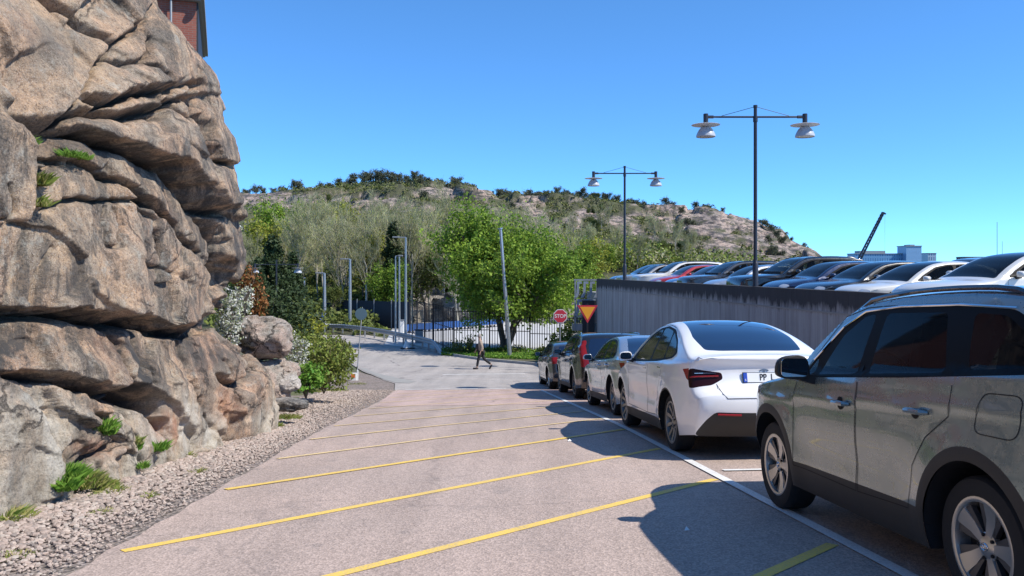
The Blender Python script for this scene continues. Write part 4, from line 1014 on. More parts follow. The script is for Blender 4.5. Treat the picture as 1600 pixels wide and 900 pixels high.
scrub(2200, (300, 1275), (232, 274), 12, 1.25, 26, .5, 'dark_juniper_scrub', M['leaf_pine'], 'dark green juniper and dwarf pine thickets on the upper hill', lambda px, py, Y, rr: (rr.random(len(px)) > bare_at(px, Y) * 1.15) & (vn(np.stack([px * .03, Y * .08, Y * 0], 1)) > -.25))
scrub(1300, (860, 1190), (120, 200), 13, 2.3, 90, .40, 'hill_foot_thicket', M['leaf_bush'], 'yellow green bushes in a thicket along the foot of the hill', lambda px, py, Y, rr: (py > 392 + (px - 860) * .12), .8)
scrub(700, (860, 1190), (120, 185), 14, 2.2, 60, .5, 'bare_thicket', M['leaf_bud'], 'grey brown leafless bushes among the green thicket at the foot of the hill', lambda px, py, Y, rr: (py > 398 + (px - 860) * .12), .8)
scrub(3600, (330, 900), (64, 125), 15, .8, 26, .34, 'forest_undergrowth', M['leaf_mid'], 'green undergrowth on the slope below the wood', lambda px, py, Y, rr: (px < 600) | (Y > 90), .5)

class Tree:
    def __init__(s, seed): s.r = random.Random(seed); s.mb = MB(); s.tips = []
    def branch(s, p, d, L, r, lvl, maxl, nch, spread, up, seg=4, taper=.6, wob=.12):
        rr = s.r; path = [p.copy()]; rad = [r]; q = p.copy(); d = d.normalized()
        pts = []
        for i in range(seg):
            d = (d + Vector((rr.gauss(0, wob), rr.gauss(0, wob), rr.gauss(0, wob) + up * .12))).normalized()
            q = q + d * L / seg; path.append(q.copy()); rad.append(r * (1 - (1 - taper) * (i + 1) / seg)); pts.append((q.copy(), d.copy(), rad[-1]))
            if lvl >= maxl - 1: s.tips.append((q.copy(), d.copy(), lvl))
        s.mb.tube(path, rad, 7 if lvl == 0 else (5 if lvl == 1 else 3), cap=False)
        if lvl >= maxl: return
        n = nch[min(lvl, len(nch) - 1)]
        for k in range(n):
            f = (k + rr.random() * .8) / n; f = .28 + .72 * f if lvl == 0 else .15 + .85 * f
            i = min(seg - 1, int(f * seg)); a_, dd, ra = pts[i]; p0 = path[i].lerp(a_, f * seg - i)
            az = rr.random() * 6.283; sp = spread * rr.uniform(.7, 1.25)
            u = dd.orthogonal().normalized(); v = dd.cross(u); nd = dd * math.cos(sp) + (u * math.cos(az) + v * math.sin(az)) * math.sin(sp)
            s.branch(p0, nd, L * rr.uniform(.42, .66) * (1.15 - .45 * f if lvl == 0 else 1), ra * .55, lvl + 1, maxl, nch, spread, up, seg, taper, wob)
def make_tree(name, seed, h, r, leaf, lsize, nleaf, lrad, bark='bark', maxl=3, nch=(9, 5, 4), spread=.75, up=.6, fork=1, trunk_frac=1.0, asp=.62, wob=.12, lean=0):
    """returns an Empty with trunk and crown children; bare crowns carry their twigs in the crown"""
    t = Tree(seed); rr = np.random.default_rng(seed)
    o = empty(name)
    for k in range(fork):
        a = k * 6.28 / fork + seed; d = Vector((math.cos(a) * .28 * (fork > 1) + lean, math.sin(a) * .28 * (fork > 1), 1))
        t.branch(Vector((0, 0, -.2)), d, h * trunk_frac * (1 if k == 0 else .85), r * (1 if k == 0 else .8), 0, maxl, nch, spread, up, wob=wob)
    t.mb.build('trunk', M[bark], o, smooth=True)
    T = np.array([tuple(p) for p, d, l in t.tips]); pick = rr.integers(0, len(T), nleaf)
    C = T[pick] + rr.normal(size=(nleaf, 3)) * lrad
    V, Fq = leaf_quads(C, lsize, rr, .1, asp)
    mesh_np('crown', V, Fq, M[leaf], o, smooth=False)
    return o
def fill_crown(o, c, rad, n, size, seed, mat):
    rr = np.random.default_rng(seed); d = rr.normal(size=(n, 3)); d /= np.linalg.norm(d, axis=1, keepdims=True)
    lump = 1 + .22 * vn(d * 2.6 + seed) + .14 * vn(d * 6 + seed); f = rr.random(n) ** .4
    C = np.array(c) + d * (f * lump)[:, None] * np.array(rad); C = C[vn(C * 1.25 + seed) + .5 * vn(C * 3 + seed) > -.12]
    V, Fq = leaf_quads(C, size, rr, .1, .75); me = [k for k in o.children if k.name.startswith('crown')][0]; old = me.data
    co = np.empty(len(old.vertices) * 3, np.float32); old.vertices.foreach_get('co', co); V = np.concatenate([co.reshape(-1, 3), V])
    bpy.data.objects.remove(me); mesh_np('crown', V, np.arange(len(V)).reshape(-1, 4), M[mat], o, smooth=False)
def make_bare(name, seed, h, r, leaf, ntw, tl, bark='bark_grey', nch=(11, 5), spread=.5, up=.9, fork=1):
    """upright budding tree: crown of many fine twigs"""
    t = Tree(seed); rr = np.random.default_rng(seed); o = empty(name)
    for k in range(fork):
        a = k * 2.4 + seed; t.branch(Vector((0, 0, -.2)), Vector((math.cos(a) * .12 * (fork > 1), math.sin(a) * .12 * (fork > 1), 1)), h * (1 - .1 * k), r, 0, 2, nch, spread, up)
    t.mb.build('trunk', M[bark], o, smooth=True)
    T = np.array([tuple(p) for p, d, l in t.tips]); D = np.array([tuple(d) for p, d, l in t.tips]); pick = rr.integers(0, len(T), ntw)
    C = T[pick] + rr.normal(size=(ntw, 3)) * .22; dd = D[pick] + rr.normal(size=(ntw, 3)) * .45 + np.array([0, 0, .5]); dd /= np.linalg.norm(dd, axis=1, keepdims=True)
    sd = np.cross(dd, rr.normal(size=(ntw, 3))); sd /= np.linalg.norm(sd, axis=1, keepdims=True); L_ = tl * rr.uniform(.5, 1.3, (ntw, 1)); w_ = .024
    V = np.stack([C - sd * w_, C + sd * w_, C + dd * L_ + sd * w_ * .4, C + dd * L_ - sd * w_ * .4], 1)
    nb = ntw // 2; Cb = C[:nb] + dd[:nb] * L_[:nb] * rr.random((nb, 1)); Vb, _ = leaf_quads(Cb, .17, rr)
    V = np.concatenate([V.reshape(-1, 3), Vb]); mesh_np('crown', V, np.arange(len(V)).reshape(-1, 4), M[leaf], o, smooth=False)
    return o
def make_conifer(name, seed, h, rad, leaf, n, size, r=.14):
    rr = np.random.default_rng(seed); o = empty(name); mb = MB(); mb.tube([(0, 0, -.2), (0, 0, h * .6), (0, 0, h * .97)], [r, r * .55, .02], 7); mb.build('trunk', M['bark'], o, smooth=True)
    k = int(h * 3.2); z = []; C = []
    for i in range(k):
        zz = h * (.08 + .92 * i / k); R_ = rad * (1 - i / k) ** .8 * rr.uniform(.75, 1.1) + .08
        nb = 8
        for j in range(nb):
            a = rr.uniform(0, 6.28); L_ = R_ * rr.uniform(.7, 1.1); m_ = max(2, int(n * L_ / rad / (k * nb) * 2)); f = rr.random(m_) ** .7
            C.append(np.stack([np.cos(a) * f * L_, np.sin(a) * f * L_, zz - f * L_ * .35 + rr.normal(0, .07, m_)], 1) + rr.normal(0, .08, (m_, 3)) * (1 + f[:, None]))
    C = np.concatenate(C); V, Fq = leaf_quads(C, size, rr, .3, .45); mesh_np('crown', V, Fq, M[leaf], o, smooth=False); return o
def place(o, p, s=1.0, rz=0.0, label=None, cat='tree', group=None, sz=None):
    o.location = p; o.rotation_euler = (0, 0, rz); o.scale = (s, s, sz or s); tag(o, label, cat, group); return o

# the big fresh green tree by the fence: forked trunk
big = make_tree('broadleaf_tree', 21, 7.7, .24, 'leaf_fresh', .21, 40000, .30, maxl=3, nch=(9, 6, 5), spread=.85, up=.35, fork=3, asp=.75)
fill_crown(big, (0, 0, 5.3), (4.4, 4.4, 3.3), 42000, .21, 3, 'leaf_fresh')
p = gxy(790, 52.5); place(big, p, .90, .4, 'large fresh green tree with a forked trunk behind the fence and the leaning pole')

GB = 'tall budding trees of the wood'
bares = [make_bare('budding_tree', 30 + i, 11.5, .17, 'leaf_bud', 4200, .62, fork=1 + i % 2) for i in range(4)]
spots = []
rr = random.Random(8)
for row, (Y, y_top) in enumerate(((112, 343), (100, 352), (90, 366), (80, 385))):
    px = 395 + rr.uniform(-10, 10)
    while px < 905:
        spots.append((px, Y + rr.uniform(-4, 4), y_top + rr.uniform(-12, 12) + (12 if px < 450 else 0) + (14 if px > 640 and row < 2 else 0) + max(0, px - 760) * .22, rr.randrange(4), rr.uniform(0, 6.28))); px += rr.uniform(26, 44)
used_ = set()
for px, Y, yt, k, rz in spots:
    if k in used_: o = copy_tree(bares[k])
    else: o = bares[k]; used_.add(k)
    p = terr(px, Y); h = (at(px, yt, Y).z - p.z) / 11.8; place(o, p, max(.45, h), rz, 'slender grey green budding tree, ' + ('left of the thick pale lamp' if px < 530 else 'between thick pale lamp and spruce' if px < 610 else 'between spruce and big green tree' if px < 690 else 'behind the big green tree') + (', back row' if Y > 95 else ', front row'), group=GB)
# fresh yellow-green trees among them
yg = make_tree('leafy_tree', 41, 6.5, .14, 'leaf_yellow', .30, 5200, .36, maxl=2, nch=(11, 6), spread=.8, up=.5)
mg = make_tree('leafy_tree', 43, 6.5, .14, 'leaf_mid', .30, 6500, .36, maxl=2, nch=(11, 6), spread=.8, up=.5)
fg = make_tree('leafy_tree', 44, 6.5, .14, 'leaf_fresh', .30, 6500, .36, maxl=2, nch=(11, 6), spread=.8, up=.5)
fresh = [
 (yg, 405, 84, 362, 'bright yellow green tree left of the dark evergreens, close to the cliff'),
 (yg, 568, 82, 382, 'yellow green tree in the middle of the wood, right of the thick pale lamp'),
 (yg, 512, 108, 330, 'yellow flowering crown rising at the back of the wood left of centre'),
 (yg, 655, 96, 352, 'small golden tree crown directly left of the big green tree'),
 (yg, 706, 100, 350, 'yellow crown peeping out behind the top left of the big green tree'),
 (fg, 440, 96, 338, 'fresh green tree behind the dark evergreens'),
 (fg, 600, 76, 430, 'low green tree under the wood behind the black screen fence'),
 (mg, 668, 80, 398, 'mid green tree between the tallest lamp and the big green tree'),
 (mg, 384, 88, 380, 'mid green tree half hidden by the edge of the cliff'),
 (mg, 520, 74, 452, 'low mid green tree behind the blue-grey lamp at the bend'),
 (fg, 905, 84, 405, 'fresh green tree beside the steel lattice of the deck'),
 (yg, 915, 92, 388, 'yellow green tree behind the lattice end of the deck'),
 (mg, 870, 92, 440, 'mid green tree behind the stop sign'),
 (mg, 700, 94, 446, 'low mid green tree left of the forked trunk'),
 (fg, 850, 90, 436, 'low fresh green tree right of the forked trunk'),
]
seen = set()
for (src, px, Y, yt, lab) in fresh:
    o = copy_tree(src) if src.name in seen else src; seen.add(src.name)
    p = terr(px, Y); s = (at(px, yt, Y).z - p.z) / 7.3; place(o, p, s, px * .1, lab)
# bushes and small trees over the hill foot on the right
GH = 'green trees along the hill foot'
for i in range(30):
    px = 880 + i * 7.3 + rr.uniform(-5, 5); Y = rr.uniform(120, 165); yt = 376 + (px - 880) * .14 + rr.uniform(-8, 14); src = (mg, fg, mg, yg)[i % 4] if i % 9 == 0 else (mg if i % 2 else bares[i % 4])
    o = copy_tree(src); p = terr(px, Y); hh = at(px, yt, Y).z - p.z; place(o, p, max(.35, hh / (7.3 if src in (mg, fg, yg) else 11.8)), i, ('fresh green' if src in (mg, fg, yg) else 'grey budding') + ' small tree at the hill foot ' + ('between the big tree and the farther lamp' if px < 975 else 'between the two street lamps'), group=GH)
con = make_conifer('spruce_tree', 51, 9, 2.0, 'leaf_dark', 9000, .34)
p = terr(613, 78); place(con, p, (at(613, 345, 78).z - p.z) / 9, 0, 'dark pointed spruce standing alone in the middle of the wood', group=None)
yew = make_conifer('evergreen_tree', 52, 6, 2.1, 'leaf_dark', 12000, .26)
for i, (px, Y, yt, lab, s2) in enumerate(((428, 62, 366, 'tall dark evergreen behind the twin-headed lamp', 1.1), (458, 64, 392, 'shorter dark evergreen right of the twin-headed lamp', 1.0), (402, 60, 400, 'dark evergreen nearest to the cliff edge', 1.0))):
    o = yew if i == 0 else copy_tree(yew); p = terr(px, Y); s = (at(px, yt, Y).z - p.z) / 6; place(o, p, s * s2 * .8, i, lab); o.scale.z = s
# skyline pines
GP = 'windswept pines on the skyline'
pines = [make_tree('pine_tree', 61 + i, 3.6, .10, 'leaf_pine', .34, 1500, .30, maxl=2, nch=(8, 4), spread=1.0, up=.15) for i in range(3)]
pused = set(); pl = [(388, 1.1), (400, 1.3), (413, 1.0), (425, .9), (440, 1.1), (462, 1.5), (470, 1.3), (503, 1.2), (512, 1.0), (530, 1.1), (545, 1.3), (556, 1.4), (566, 1.5), (577, 1.6), (588, 1.7), (600, 1.5), (610, 1.6), (622, 1.5), (633, 1.3), (646, 1.2), (660, 1.3), (668, 1.1), (690, .9), (708, 1.3), (716, 1.5), (727, 1.0)]
pl += [(770 + i * 8.2, .8 + .45 * ((i * 7) % 5) / 4) for i in range(30)] + [(1022, .9), (1040, 1.2), (1048, 1.1), (1066, .8), (1090, .8), (1105, .9), (1128, .7), (1166, .9), (1178, 1.1), (1190, .9), (1212, .7), (1236, .7), (1258, .6)]
for i, (px, s) in enumerate(pl):
    k = i % 3; o = pines[k] if k not in pused else copy_tree(pines[k]); pused.add(k)
    Y = 270 - (i * 5 % 9); p = terr(px, Y); place(o, p, s * .74, i * 1.3, sz=s * .62, label= 'low dark windswept pine on the skyline ' + ('just right of the cliff' if px < 450 else 'above the budding wood' if px < 680 else 'above the big green tree' if px < 900 else 'near the farther street lamp' if px < 1060 else 'left of the nearer street lamp' if px < 1180 else 'right of the nearer street lamp'), group=GP)
GM = 'scattered trees on the hillside'
for i in range(46):
    px = 400 + (i * 137.5) % 830; Y = 170 + (i * 53) % 90; o = copy_tree((pines[i % 3], mg, pines[(i + 1) % 3])[i % 3]); p = terr(px, Y); s = rr.uniform(.5, .8) * (.5 if i % 3 == 1 else 1); place(o, p, s, i, ('rounded green tree' if i % 3 == 1 else 'small dark pine') + ' among the rocks of the hillside ' + ('above the budding wood' if px < 700 else 'behind the big green tree' if px < 900 else 'between the two street lamps' if px < 1180 else 'right of the nearer street lamp'), group=GM)

# ------------------------------------------------------------ low rock outcrops behind the fence
for i, (px, py, Y, sx, sy, sz, lab) in enumerate((
  (555, 488, 84, 6.5, 3, 1.7, 'long low rock outcrop behind the black screen fence'),
  (610, 478, 88, 4.5, 3, 1.9, 'grey rock outcrop behind the pair of thin lamps'),
  (655, 486, 86, 4.8, 3, 1.9, 'sunlit rock hump behind the blue barrier on the left'),
  (700, 484, 90, 4.6, 3, 2.2, 'pale rock hump with a dark quarried face left of the big tree trunk'),
  (752, 484, 82, 4.6, 2.6, 2.2, 'rock hump directly behind the forked tree trunk'),
  (812, 490, 84, 4.4, 3, 1.9, 'dark quarried rock face right of the forked trunk'),
  (862, 490, 82, 3.6, 3, 1.6, 'low rock outcrop behind the stop sign'),
  (500, 492, 90, 3.4, 3, 1.6, 'small rock outcrop at the left end of the black screen fence'))):
    c_ = at(px, py + 8, Y); tag(boulder('rock_outcrop', c_, (sx, sy, sz), 20 + i, M['cut_rock'], 0, 5, .26), lab, 'rock outcrop')

# ------------------------------------------------------------ near bushes, flowers and grass
def shrub(name, px, py, Y, rx, rz, leaf, n, size, label, seed, stems=14, drop=0.0, cat='shrub', ry=None):
    rr = np.random.default_rng(seed); c = at(px, py, Y); o = empty(name, (c.x, c.y, c.z - rz)); tag(o, label, cat)
    mb = MB(); T = []
    for k in range(stems):
        a = rr.uniform(0, 6.28); e = Vector((math.cos(a) * rx * rr.uniform(.3, .9), math.sin(a) * (ry or rx) * rr.uniform(.3, .9), rz * rr.uniform(1.2, 2.0))); mid = e * .5 + Vector((0, 0, rz * .2))
        mb.tube([(0, 0, -.15), tuple(mid), tuple(e)], [.018, .012, .004], 4, cap=False)
    mb.build('stem', M['bark'], o)
    d = rr.normal(size=(n, 3)); d /= np.linalg.norm(d, axis=1, keepdims=True); lump = 1 + .35 * vn(d * 2.3 + seed) + .22 * vn(d * 6 + seed)
    f = rr.random(n) ** .45; C = d * (f * lump)[:, None] * np.array([rx, ry or rx, rz]) + np.array([0, 0, rz])
    C += rr.normal(size=C.shape) * .03
    gap = vn(C * 5.5 / max(.5, rx) + seed * 3) > -.28; C = C[gap]
    V, Fq = leaf_quads(C, size, rr, .1, .6); mesh_np('foliage', V, Fq, M[leaf], o, smooth=False); return o
shrub('blossom_bush', 358, 495, 14.6, .24, .50, 'leaf_white', 2400, .055, 'white blossoming bush squeezed between the cliff edge and the large boulder', 71)
shrub('blossom_bush', 380, 470, 18, .26, .36, 'leaf_white', 1200, .06, 'white blossoming bush above the large boulder', 79)
shrub('blossom_bush', 366, 345, 15.5, .14, .38, 'leaf_white', 700, .055, 'few white blossoms clinging to the cliff edge high up against the hill', 72, stems=5)
shrub('blossom_bush', 462, 560, 17.6, .32, .50, 'leaf_white', 1800, .055, 'pale flowering twigs right of the large boulder', 73)
shrub('rust_bush', 388, 455, 21, .30, .62, 'leaf_rust', 1700, .10, 'rust coloured young maple bush beside the cliff edge', 74)
shrub('rust_bush', 402, 478, 21, .25, .45, 'leaf_rust', 900, .10, 'smaller rust coloured bush below the taller one', 78)
shrub('green_bush', 506, 570, 19.6, .72, .52, 'leaf_bush', 6500, .085, 'large green bush at the verge left of the leaning sign', 75, 30)
shrub('green_bush', 528, 552, 20.5, .34, .42, 'leaf_mid', 1900, .08, 'darker green bush top just behind the leaning sign post', 76, 16)
shrub('green_bush', 478, 590, 17.2, .38, .28, 'grass_fresh', 2600, .085, 'bright green low bush in front of the larger one beside the pale boulder', 77, 20)
shrub('evergreen_bush', 455, 505, 30, 1.35, .85, 'leaf_mid', 6000, .13, 'rounded evergreen bush behind the traffic mirror', 81, 16)
shrub('evergreen_bush', 480, 512, 29, .55, .42, 'leaf_yellow', 1600, .10, 'small yellowish bush beside the handrails', 82, 10)
shrub('green_bush', 425, 500, 26, 1.3, 1.1, 'leaf_dark', 6000, .13, 'dark bush filling the gap behind the large boulder', 84, 14)
shrub('green_bush', 480, 545, 24, .9, .45, 'leaf_bush', 4000, .10, 'loose green bush below the handrails', 85, 14)
def tufts(spec, name, mat, label, seed, blade=.18, wid=.0035):
    rr = np.random.default_rng(seed); V = []
    for (c, rad, n, hh) in spec:
        a = rr.uniform(0, 6.28, n); r_ = rad * np.sqrt(rr.random(n)); b0 = np.stack([c[0] + r_ * np.cos(a), c[1] + r_ * np.sin(a), np.full(n, c[2]) - .01], 1)
        h = .62 * hh * rr.uniform(.4, 1.2, n) * (1 - .5 * r_ / rad); ln = rr.normal(0, .45, (n, 2)) + np.stack([np.cos(a), np.sin(a)], 1) * .35
        tip = b0 + np.stack([ln[:, 0] * h, ln[:, 1] * h, h], 1); mid = b0 + np.stack([ln[:, 0] * h * .3, ln[:, 1] * h * .3, h * .62], 1)
        s = np.stack([np.sin(a * 3), np.cos(a * 3), np.zeros(n)], 1) * wid
        V.append(np.stack([b0 - s, b0 + s, mid + s * .8, tip], 1)); V.append(np.stack([mid + s * .8, tip, tip - s * .1, b0 - s], 1)[:0])
    V = np.concatenate(V).reshape(-1, 3)
    return tag(mesh_np(name, V, np.arange(len(V)).reshape(-1, 4), M[mat], smooth=False), label, 'grass', kind='stuff')
def cl(px, py, out=.05):
    p = cliff_at(px, py); return (p.x + out, p.y - out, p.z)
def gq(px, py): p = gp(px, py); return tuple(p)
tufts([(cl(95, 745), .18, 900, .26), (cl(110, 750), .14, 400, .22), (cl(75, 760), .10, 300, .2), (cl(162, 668), .12, 420, .22), (cl(170, 676), .1, 300, .2), (cl(208, 700), .08, 200, .18), (cl(240, 700), .10, 320, .20), (cl(208, 728), .08, 160, .14), (cl(70, 225), .12, 200, .16), (cl(130, 245), .12, 260, .14), (cl(145, 248), .1, 200, .12)], 'grass', 'grass_fresh', 'fresh green grass tufts growing at the foot and in the ledges of the cliff', 5)
tufts([(cl(72, 288), .13, 600, .24), (cl(66, 322), .13, 500, .18), (cl(10, 440), .1, 200, .14), (cl(70, 222), .1, 200, .12), (cl(125, 755), .22, 900, .22), (gq(145, 765), .25, 700, .18), (gq(8, 812), .22, 700, .18), (gq(25, 790), .14, 300, .16), (gq(170, 770), .2, 350, .12), (gq(158, 802), .12, 160, .09), (gq(310, 738), .10, 140, .10), (gq(232, 775), .10, 120, .09), (gq(445, 655), .30, 1100, .18), (gq(430, 668), .14, 400, .16), (gq(520, 612), .45, 900, .16), (gq(480, 612), .35, 700, .2), (gq(560, 600), .3, 300, .1), (cl(205, 690), .1, 200, .16), (gq(20, 870), .15, 150, .08), (gq(290, 715), .12, 200, .14), (gq(225, 720), .12, 200, .13)], 'grass', 'grass', 'yellowish dry grass tufts in the cliff cracks and along the gravel', 6)
# grass strip between the street kerb and the bar fence
rr = np.random.default_rng(9); n = 16000; px = rr.uniform(690, 960, n); tY = rr.random(n); Yn = np.interp(px, [690, 760, 840, 960], [48.6, 46.9, 45.5, 44.2]); Yf = np.interp(px, [690, 760, 840, 960], [50.6, 51.0, 50.3, 48.3])
Y = Yn + (Yf - Yn) * tY; x = (px - 800) / F * Y; z = g(tolane(x, Y)[1]); C = np.stack([x, Y, z + rr.uniform(0, .12, n) + .22 * (tY > .8) * rr.random(n)], 1); V, Fq = leaf_quads(C, .16, rr, 0, .4)
tag(mesh_np('grass', V, Fq, M['grass_fresh'], smooth=False), 'fresh grass strip along the bar fence', 'grass', kind='stuff')
for i, (px, Y, rx, rz_, lab) in enumerate(((716, 49.6, .7, .42, 'dark green plant clump at the left foot of the bar fence'), (733, 49.4, .3, .6, 'upright rose like plant in front of the bar fence left of the walking person'), (852, 48.4, .6, .3, 'small leafy clump below the stop sign'), (800, 50, 1.0, .28, 'low leafy clump around the foot of the leaning pole'))):
    p = gxy(px, Y); py_ = HOR + (EYE - p.z - rz_) / Y * F; shrub('verge_plant', px, py_, Y, rx, rz_, 'leaf_mid', 500, .13, lab, 90 + i, 8, cat='plant')
shrub('climbing_bush', 895, 532, 47.5, 1.3, 1.1, 'leaf_bush', 2500, .2, 'leafy bush climbing the bar fence between the stop sign and the column', 96, 12)

# ------------------------------------------------------------ the walking person
def skin(name, verts, edges, radii, mat, parent, sub=1, root=0):
    me = bpy.data.meshes.new(name); me.from_pydata(verts, edges, []); o = link(name, me, parent); me.materials.append(mat)
    sk = o.modifiers.new('skin', 'SKIN'); sk.use_smooth_shade = True
    for v, r_ in zip(me.skin_vertices[0].data, radii): v.radius = r_ if isinstance(r_, tuple) else (r_, r_)
    me.skin_vertices[0].data[root].use_root = True
    sb = o.modifiers.new('sub', 'SUBSURF'); sb.levels = sb.render_levels = sub; return o
pp = gp(752, 577); pr = empty('person', pp, (0, 0, R(178))); tag(pr, 'person in a beige and dark jacket walking left across the street with a long stride', 'person')
sk_m = plain('skin', (.42, .26, .19), .6); hair_m = plain('grey_hair', (.30, .27, .24), .8)
# local +X is the walking direction; joints of one continuous body
J = [(0, 0, .88), (.02, 0, 1.05), (.04, 0, 1.28), (.06, 0, 1.40), (.08, 0, 1.47), (.10, 0, 1.56), (.10, 0, 1.65),
     (.05, .17, 1.34), (-.06, .21, 1.10), (.02, .22, .88), (.05, .22, .80), (.05, -.17, 1.34), (.12, -.21, 1.10), (.26, -.22, .92), (.31, -.22, .85),
     (.02, .09, .84), (.14, .09, .48), (.20, .08, .09), (.32, .08, .05), (-.02, -.09, .84), (-.12, -.09, .50), (-.48, -.09, .22), (-.44, -.09, .08)]
E_ = [(0, 1), (1, 2), (2, 3), (3, 4), (4, 5), (5, 6), (2, 7), (7, 8), (8, 9), (9, 10), (2, 11), (11, 12), (12, 13), (13, 14), (0, 15), (15, 16), (16, 17), (17, 18), (0, 19), (19, 20), (20, 21), (21, 22)]
rad = [(.14, .10), (.13, .10), (.15, .11), .07, .055, (.085, .075), (.075, .07), .065, .042, .030, .034, .065, .042, .030, .034, .085, .056, .04, .03, .085, .056, .04, .03]
nb = len(J); 
for hx, hy, hz_ in ((.05, .22, .80), (.31, -.22, .85)):            # four fingers and a thumb on each hand
    hi = J.index((hx, hy, hz_))
    for k in range(5):
        f = (k - 2) * .017; J.append((hx + f + .006, hy, hz_ - .045)); J.append((hx + f + .018, hy - .004, hz_ - (.075 + .008 * (2 - abs(k - 2)))))
        E_ += [(hi, len(J) - 2), (len(J) - 2, len(J) - 1)]; rad += [.009, .007]
skin('body', J, E_, rad, sk_m, pr, 1)
skin('jacket', [(0, 0, .86), (.02, 0, 1.05), (.04, 0, 1.28), (.055, 0, 1.39), (.05, .18, 1.34), (-.06, .22, 1.10), (.02, .23, .90), (.05, -.18, 1.34), (.12, -.22, 1.10), (.25, -.23, .93)], [(0, 1), (1, 2), (2, 3), (2, 4), (4, 5), (5, 6), (2, 7), (7, 8), (8, 9)], [(.19, .15), (.18, .14), (.19, .15), (.10, .09), .085, .062, .05, .085, .062, .05], plain('jacket_beige', (.30, .24, .19), .85, var=.3), pr)
skin('jacket_front', [(.10, .0, .92), (.12, 0, 1.08), (.13, 0, 1.26)], [(0, 1), (1, 2)], [(.10, .19), (.10, .18), (.10, .17)], plain('jacket_dark', (.03, .03, .035), .8), pr)
skin('trousers', [(0, 0, .90), (.02, .09, .82), (.14, .09, .48), (.20, .08, .13), (-.02, -.09, .82), (-.12, -.09, .50), (-.46, -.09, .24)], [(0, 1), (1, 2), (2, 3), (0, 4), (4, 5), (5, 6)], [(.15, .12), .105, .075, .06, .105, .075, .06], plain('trousers_black', (.018, .018, .022), .85), pr)
for sx in ((.26, .08, .045), (-.45, -.09, .12)):
    m = MB(); m.lathe([(0, -.13), (.035, -.12), (.048, -.04), (.045, .05), (.05, .1), (.03, .135), (0, .14)], 10, axis='X', c=sx, rot=Matrix.Rotation(R(60 if sx[0] < 0 else 0), 3, 'Y')); m.build('shoe', M['black_metal'], pr, smooth=True)
m = MB(); m.lathe([(0, .115), (.05, .105), (.085, .06), (.098, .0), (.09, -.05)], 14, c=(.085, 0, 1.615)); m.build('hair', hair_m, pr, smooth=True)
m = MB(); m.box((.185, 0, 1.60), (.03, .02, .035)); nose = m.build('nose', sk_m, pr, smooth=True)
for sy in (-1, 1):
    m = MB(); m.lathe([(0, -.01), (.009, 0), (0, .01)], 8, c=(.17, sy * .03, 1.63)); m.build('eye', M['black_metal'], pr)
    m = MB(); m.lathe([(0, -.012), (.022, 0), (0, .012)], 8, c=(.085, sy * .095, 1.61), rot=Matrix.Rotation(R(90), 3, 'X')); m.build('ear', sk_m, pr)
m = MB(); m.box((.172, 0, 1.565), (.02, .045, .008)); m.build('mouth', plain('lips', (.3, .13, .11), .6), pr)
pr.scale = (.97, .97, .97)
# ------------------------------------------------------------ cars
def car_paint(name, c, metal=.35, rough=.28, flake=True):
    b = NB(name); n_ = b.noise(3, 3, .5)
    b.base(b.mix(n_, tuple(k * .94 for k in c), tuple(min(1, k * 1.06) for k in c)))
    b.p.inputs['Metallic'].default_value = metal; b.rough(b.ramp(b.noise(9, 5, .7), [(.3, rough), (.7, rough + .12)]))
    b.p.inputs['Coat Weight'].default_value = 1.0; b.p.inputs['Coat Roughness'].default_value = .035
    return b.mat
PAINT = dict(
 grey=car_paint('grey_green_paint', (.215, .265, .262), .6, .22), white=car_paint('white_paint_car', (.82, .81, .80), 0, .3), silver=car_paint('silver_blue_paint', (.52, .56, .60), .75, .24),
 black=car_paint('black_paint', (.012, .013, .016), .1, .2), navy=car_paint('navy_paint', (.018, .03, .08), .3, .2), red=car_paint('red_paint', (.42, .02, .02), .1, .25), cream=car_paint('cream_white_paint', (.72, .70, .64), 0, .3),
 dgrey=car_paint('dark_grey_paint', (.06, .065, .075), .5, .24), lsilver=car_paint('light_silver_paint', (.55, .56, .58), .6, .26), blue=car_paint('steel_blue_paint', (.05, .13, .30), .4, .22), beige=car_paint('beige_silver_paint', (.45, .42, .38), .6, .26))
def glass_m():
    b = NB('car_glass'); b.base((.012, .016, .022)); b.rough(.03); b.p.inputs['Specular IOR Level'].default_value = .32; b.p.inputs['IOR'].default_value = 1.45
    t = b.n('ShaderNodeBsdfTransparent'); t.inputs[0].default_value = (.50, .58, .60, 1); mx = b.n('ShaderNodeMixShader'); 
    lw = b.n('ShaderNodeLayerWeight'); lw.inputs[0].default_value = .35; k = b.ramp(lw.outputs['Fresnel'], [(0, .22), (.45, .93)]); b.l(k, mx.inputs[0])
    b.l(t.outputs[0], mx.inputs[1]); b.l(b.p.outputs[0], mx.inputs[2]); b.l(mx.outputs[0], b.t.nodes['Material Output'].inputs[0]); return b.mat
M['glass'] = glass_m()
M['glass_dark'] = plain('tinted_glass', (.006, .012, .035), .03, 0, var=0, coat=1, spec=.8)
M['trim_black'] = plain('window_trim_black', (.004, .004, .005), .5, var=0, spec=.08)
M['tyre'] = plain('tyre_rubber', (.010, .010, .011), .8, var=.3, scale=12)
M['alloy'] = plain('alloy_wheel', (.50, .49, .47), .28, .85, var=.1)
M['alloy_dark'] = plain('dark_alloy', (.10, .10, .105), .35, .7, var=.1)
M['alloy_grey'] = plain('grey_alloy', (.24, .24, .24), .32, .8, var=.1)
M['cladding'] = plain('black_plastic_cladding', (.018, .018, .019), .55, var=.25, scale=10, bump=.15)
M['gap'] = plain('panel_gap', (.004, .004, .005), .8, var=0)
M['gloss_black'] = plain('gloss_black_trim', (.010, .010, .012), .12, var=0, coat=1)
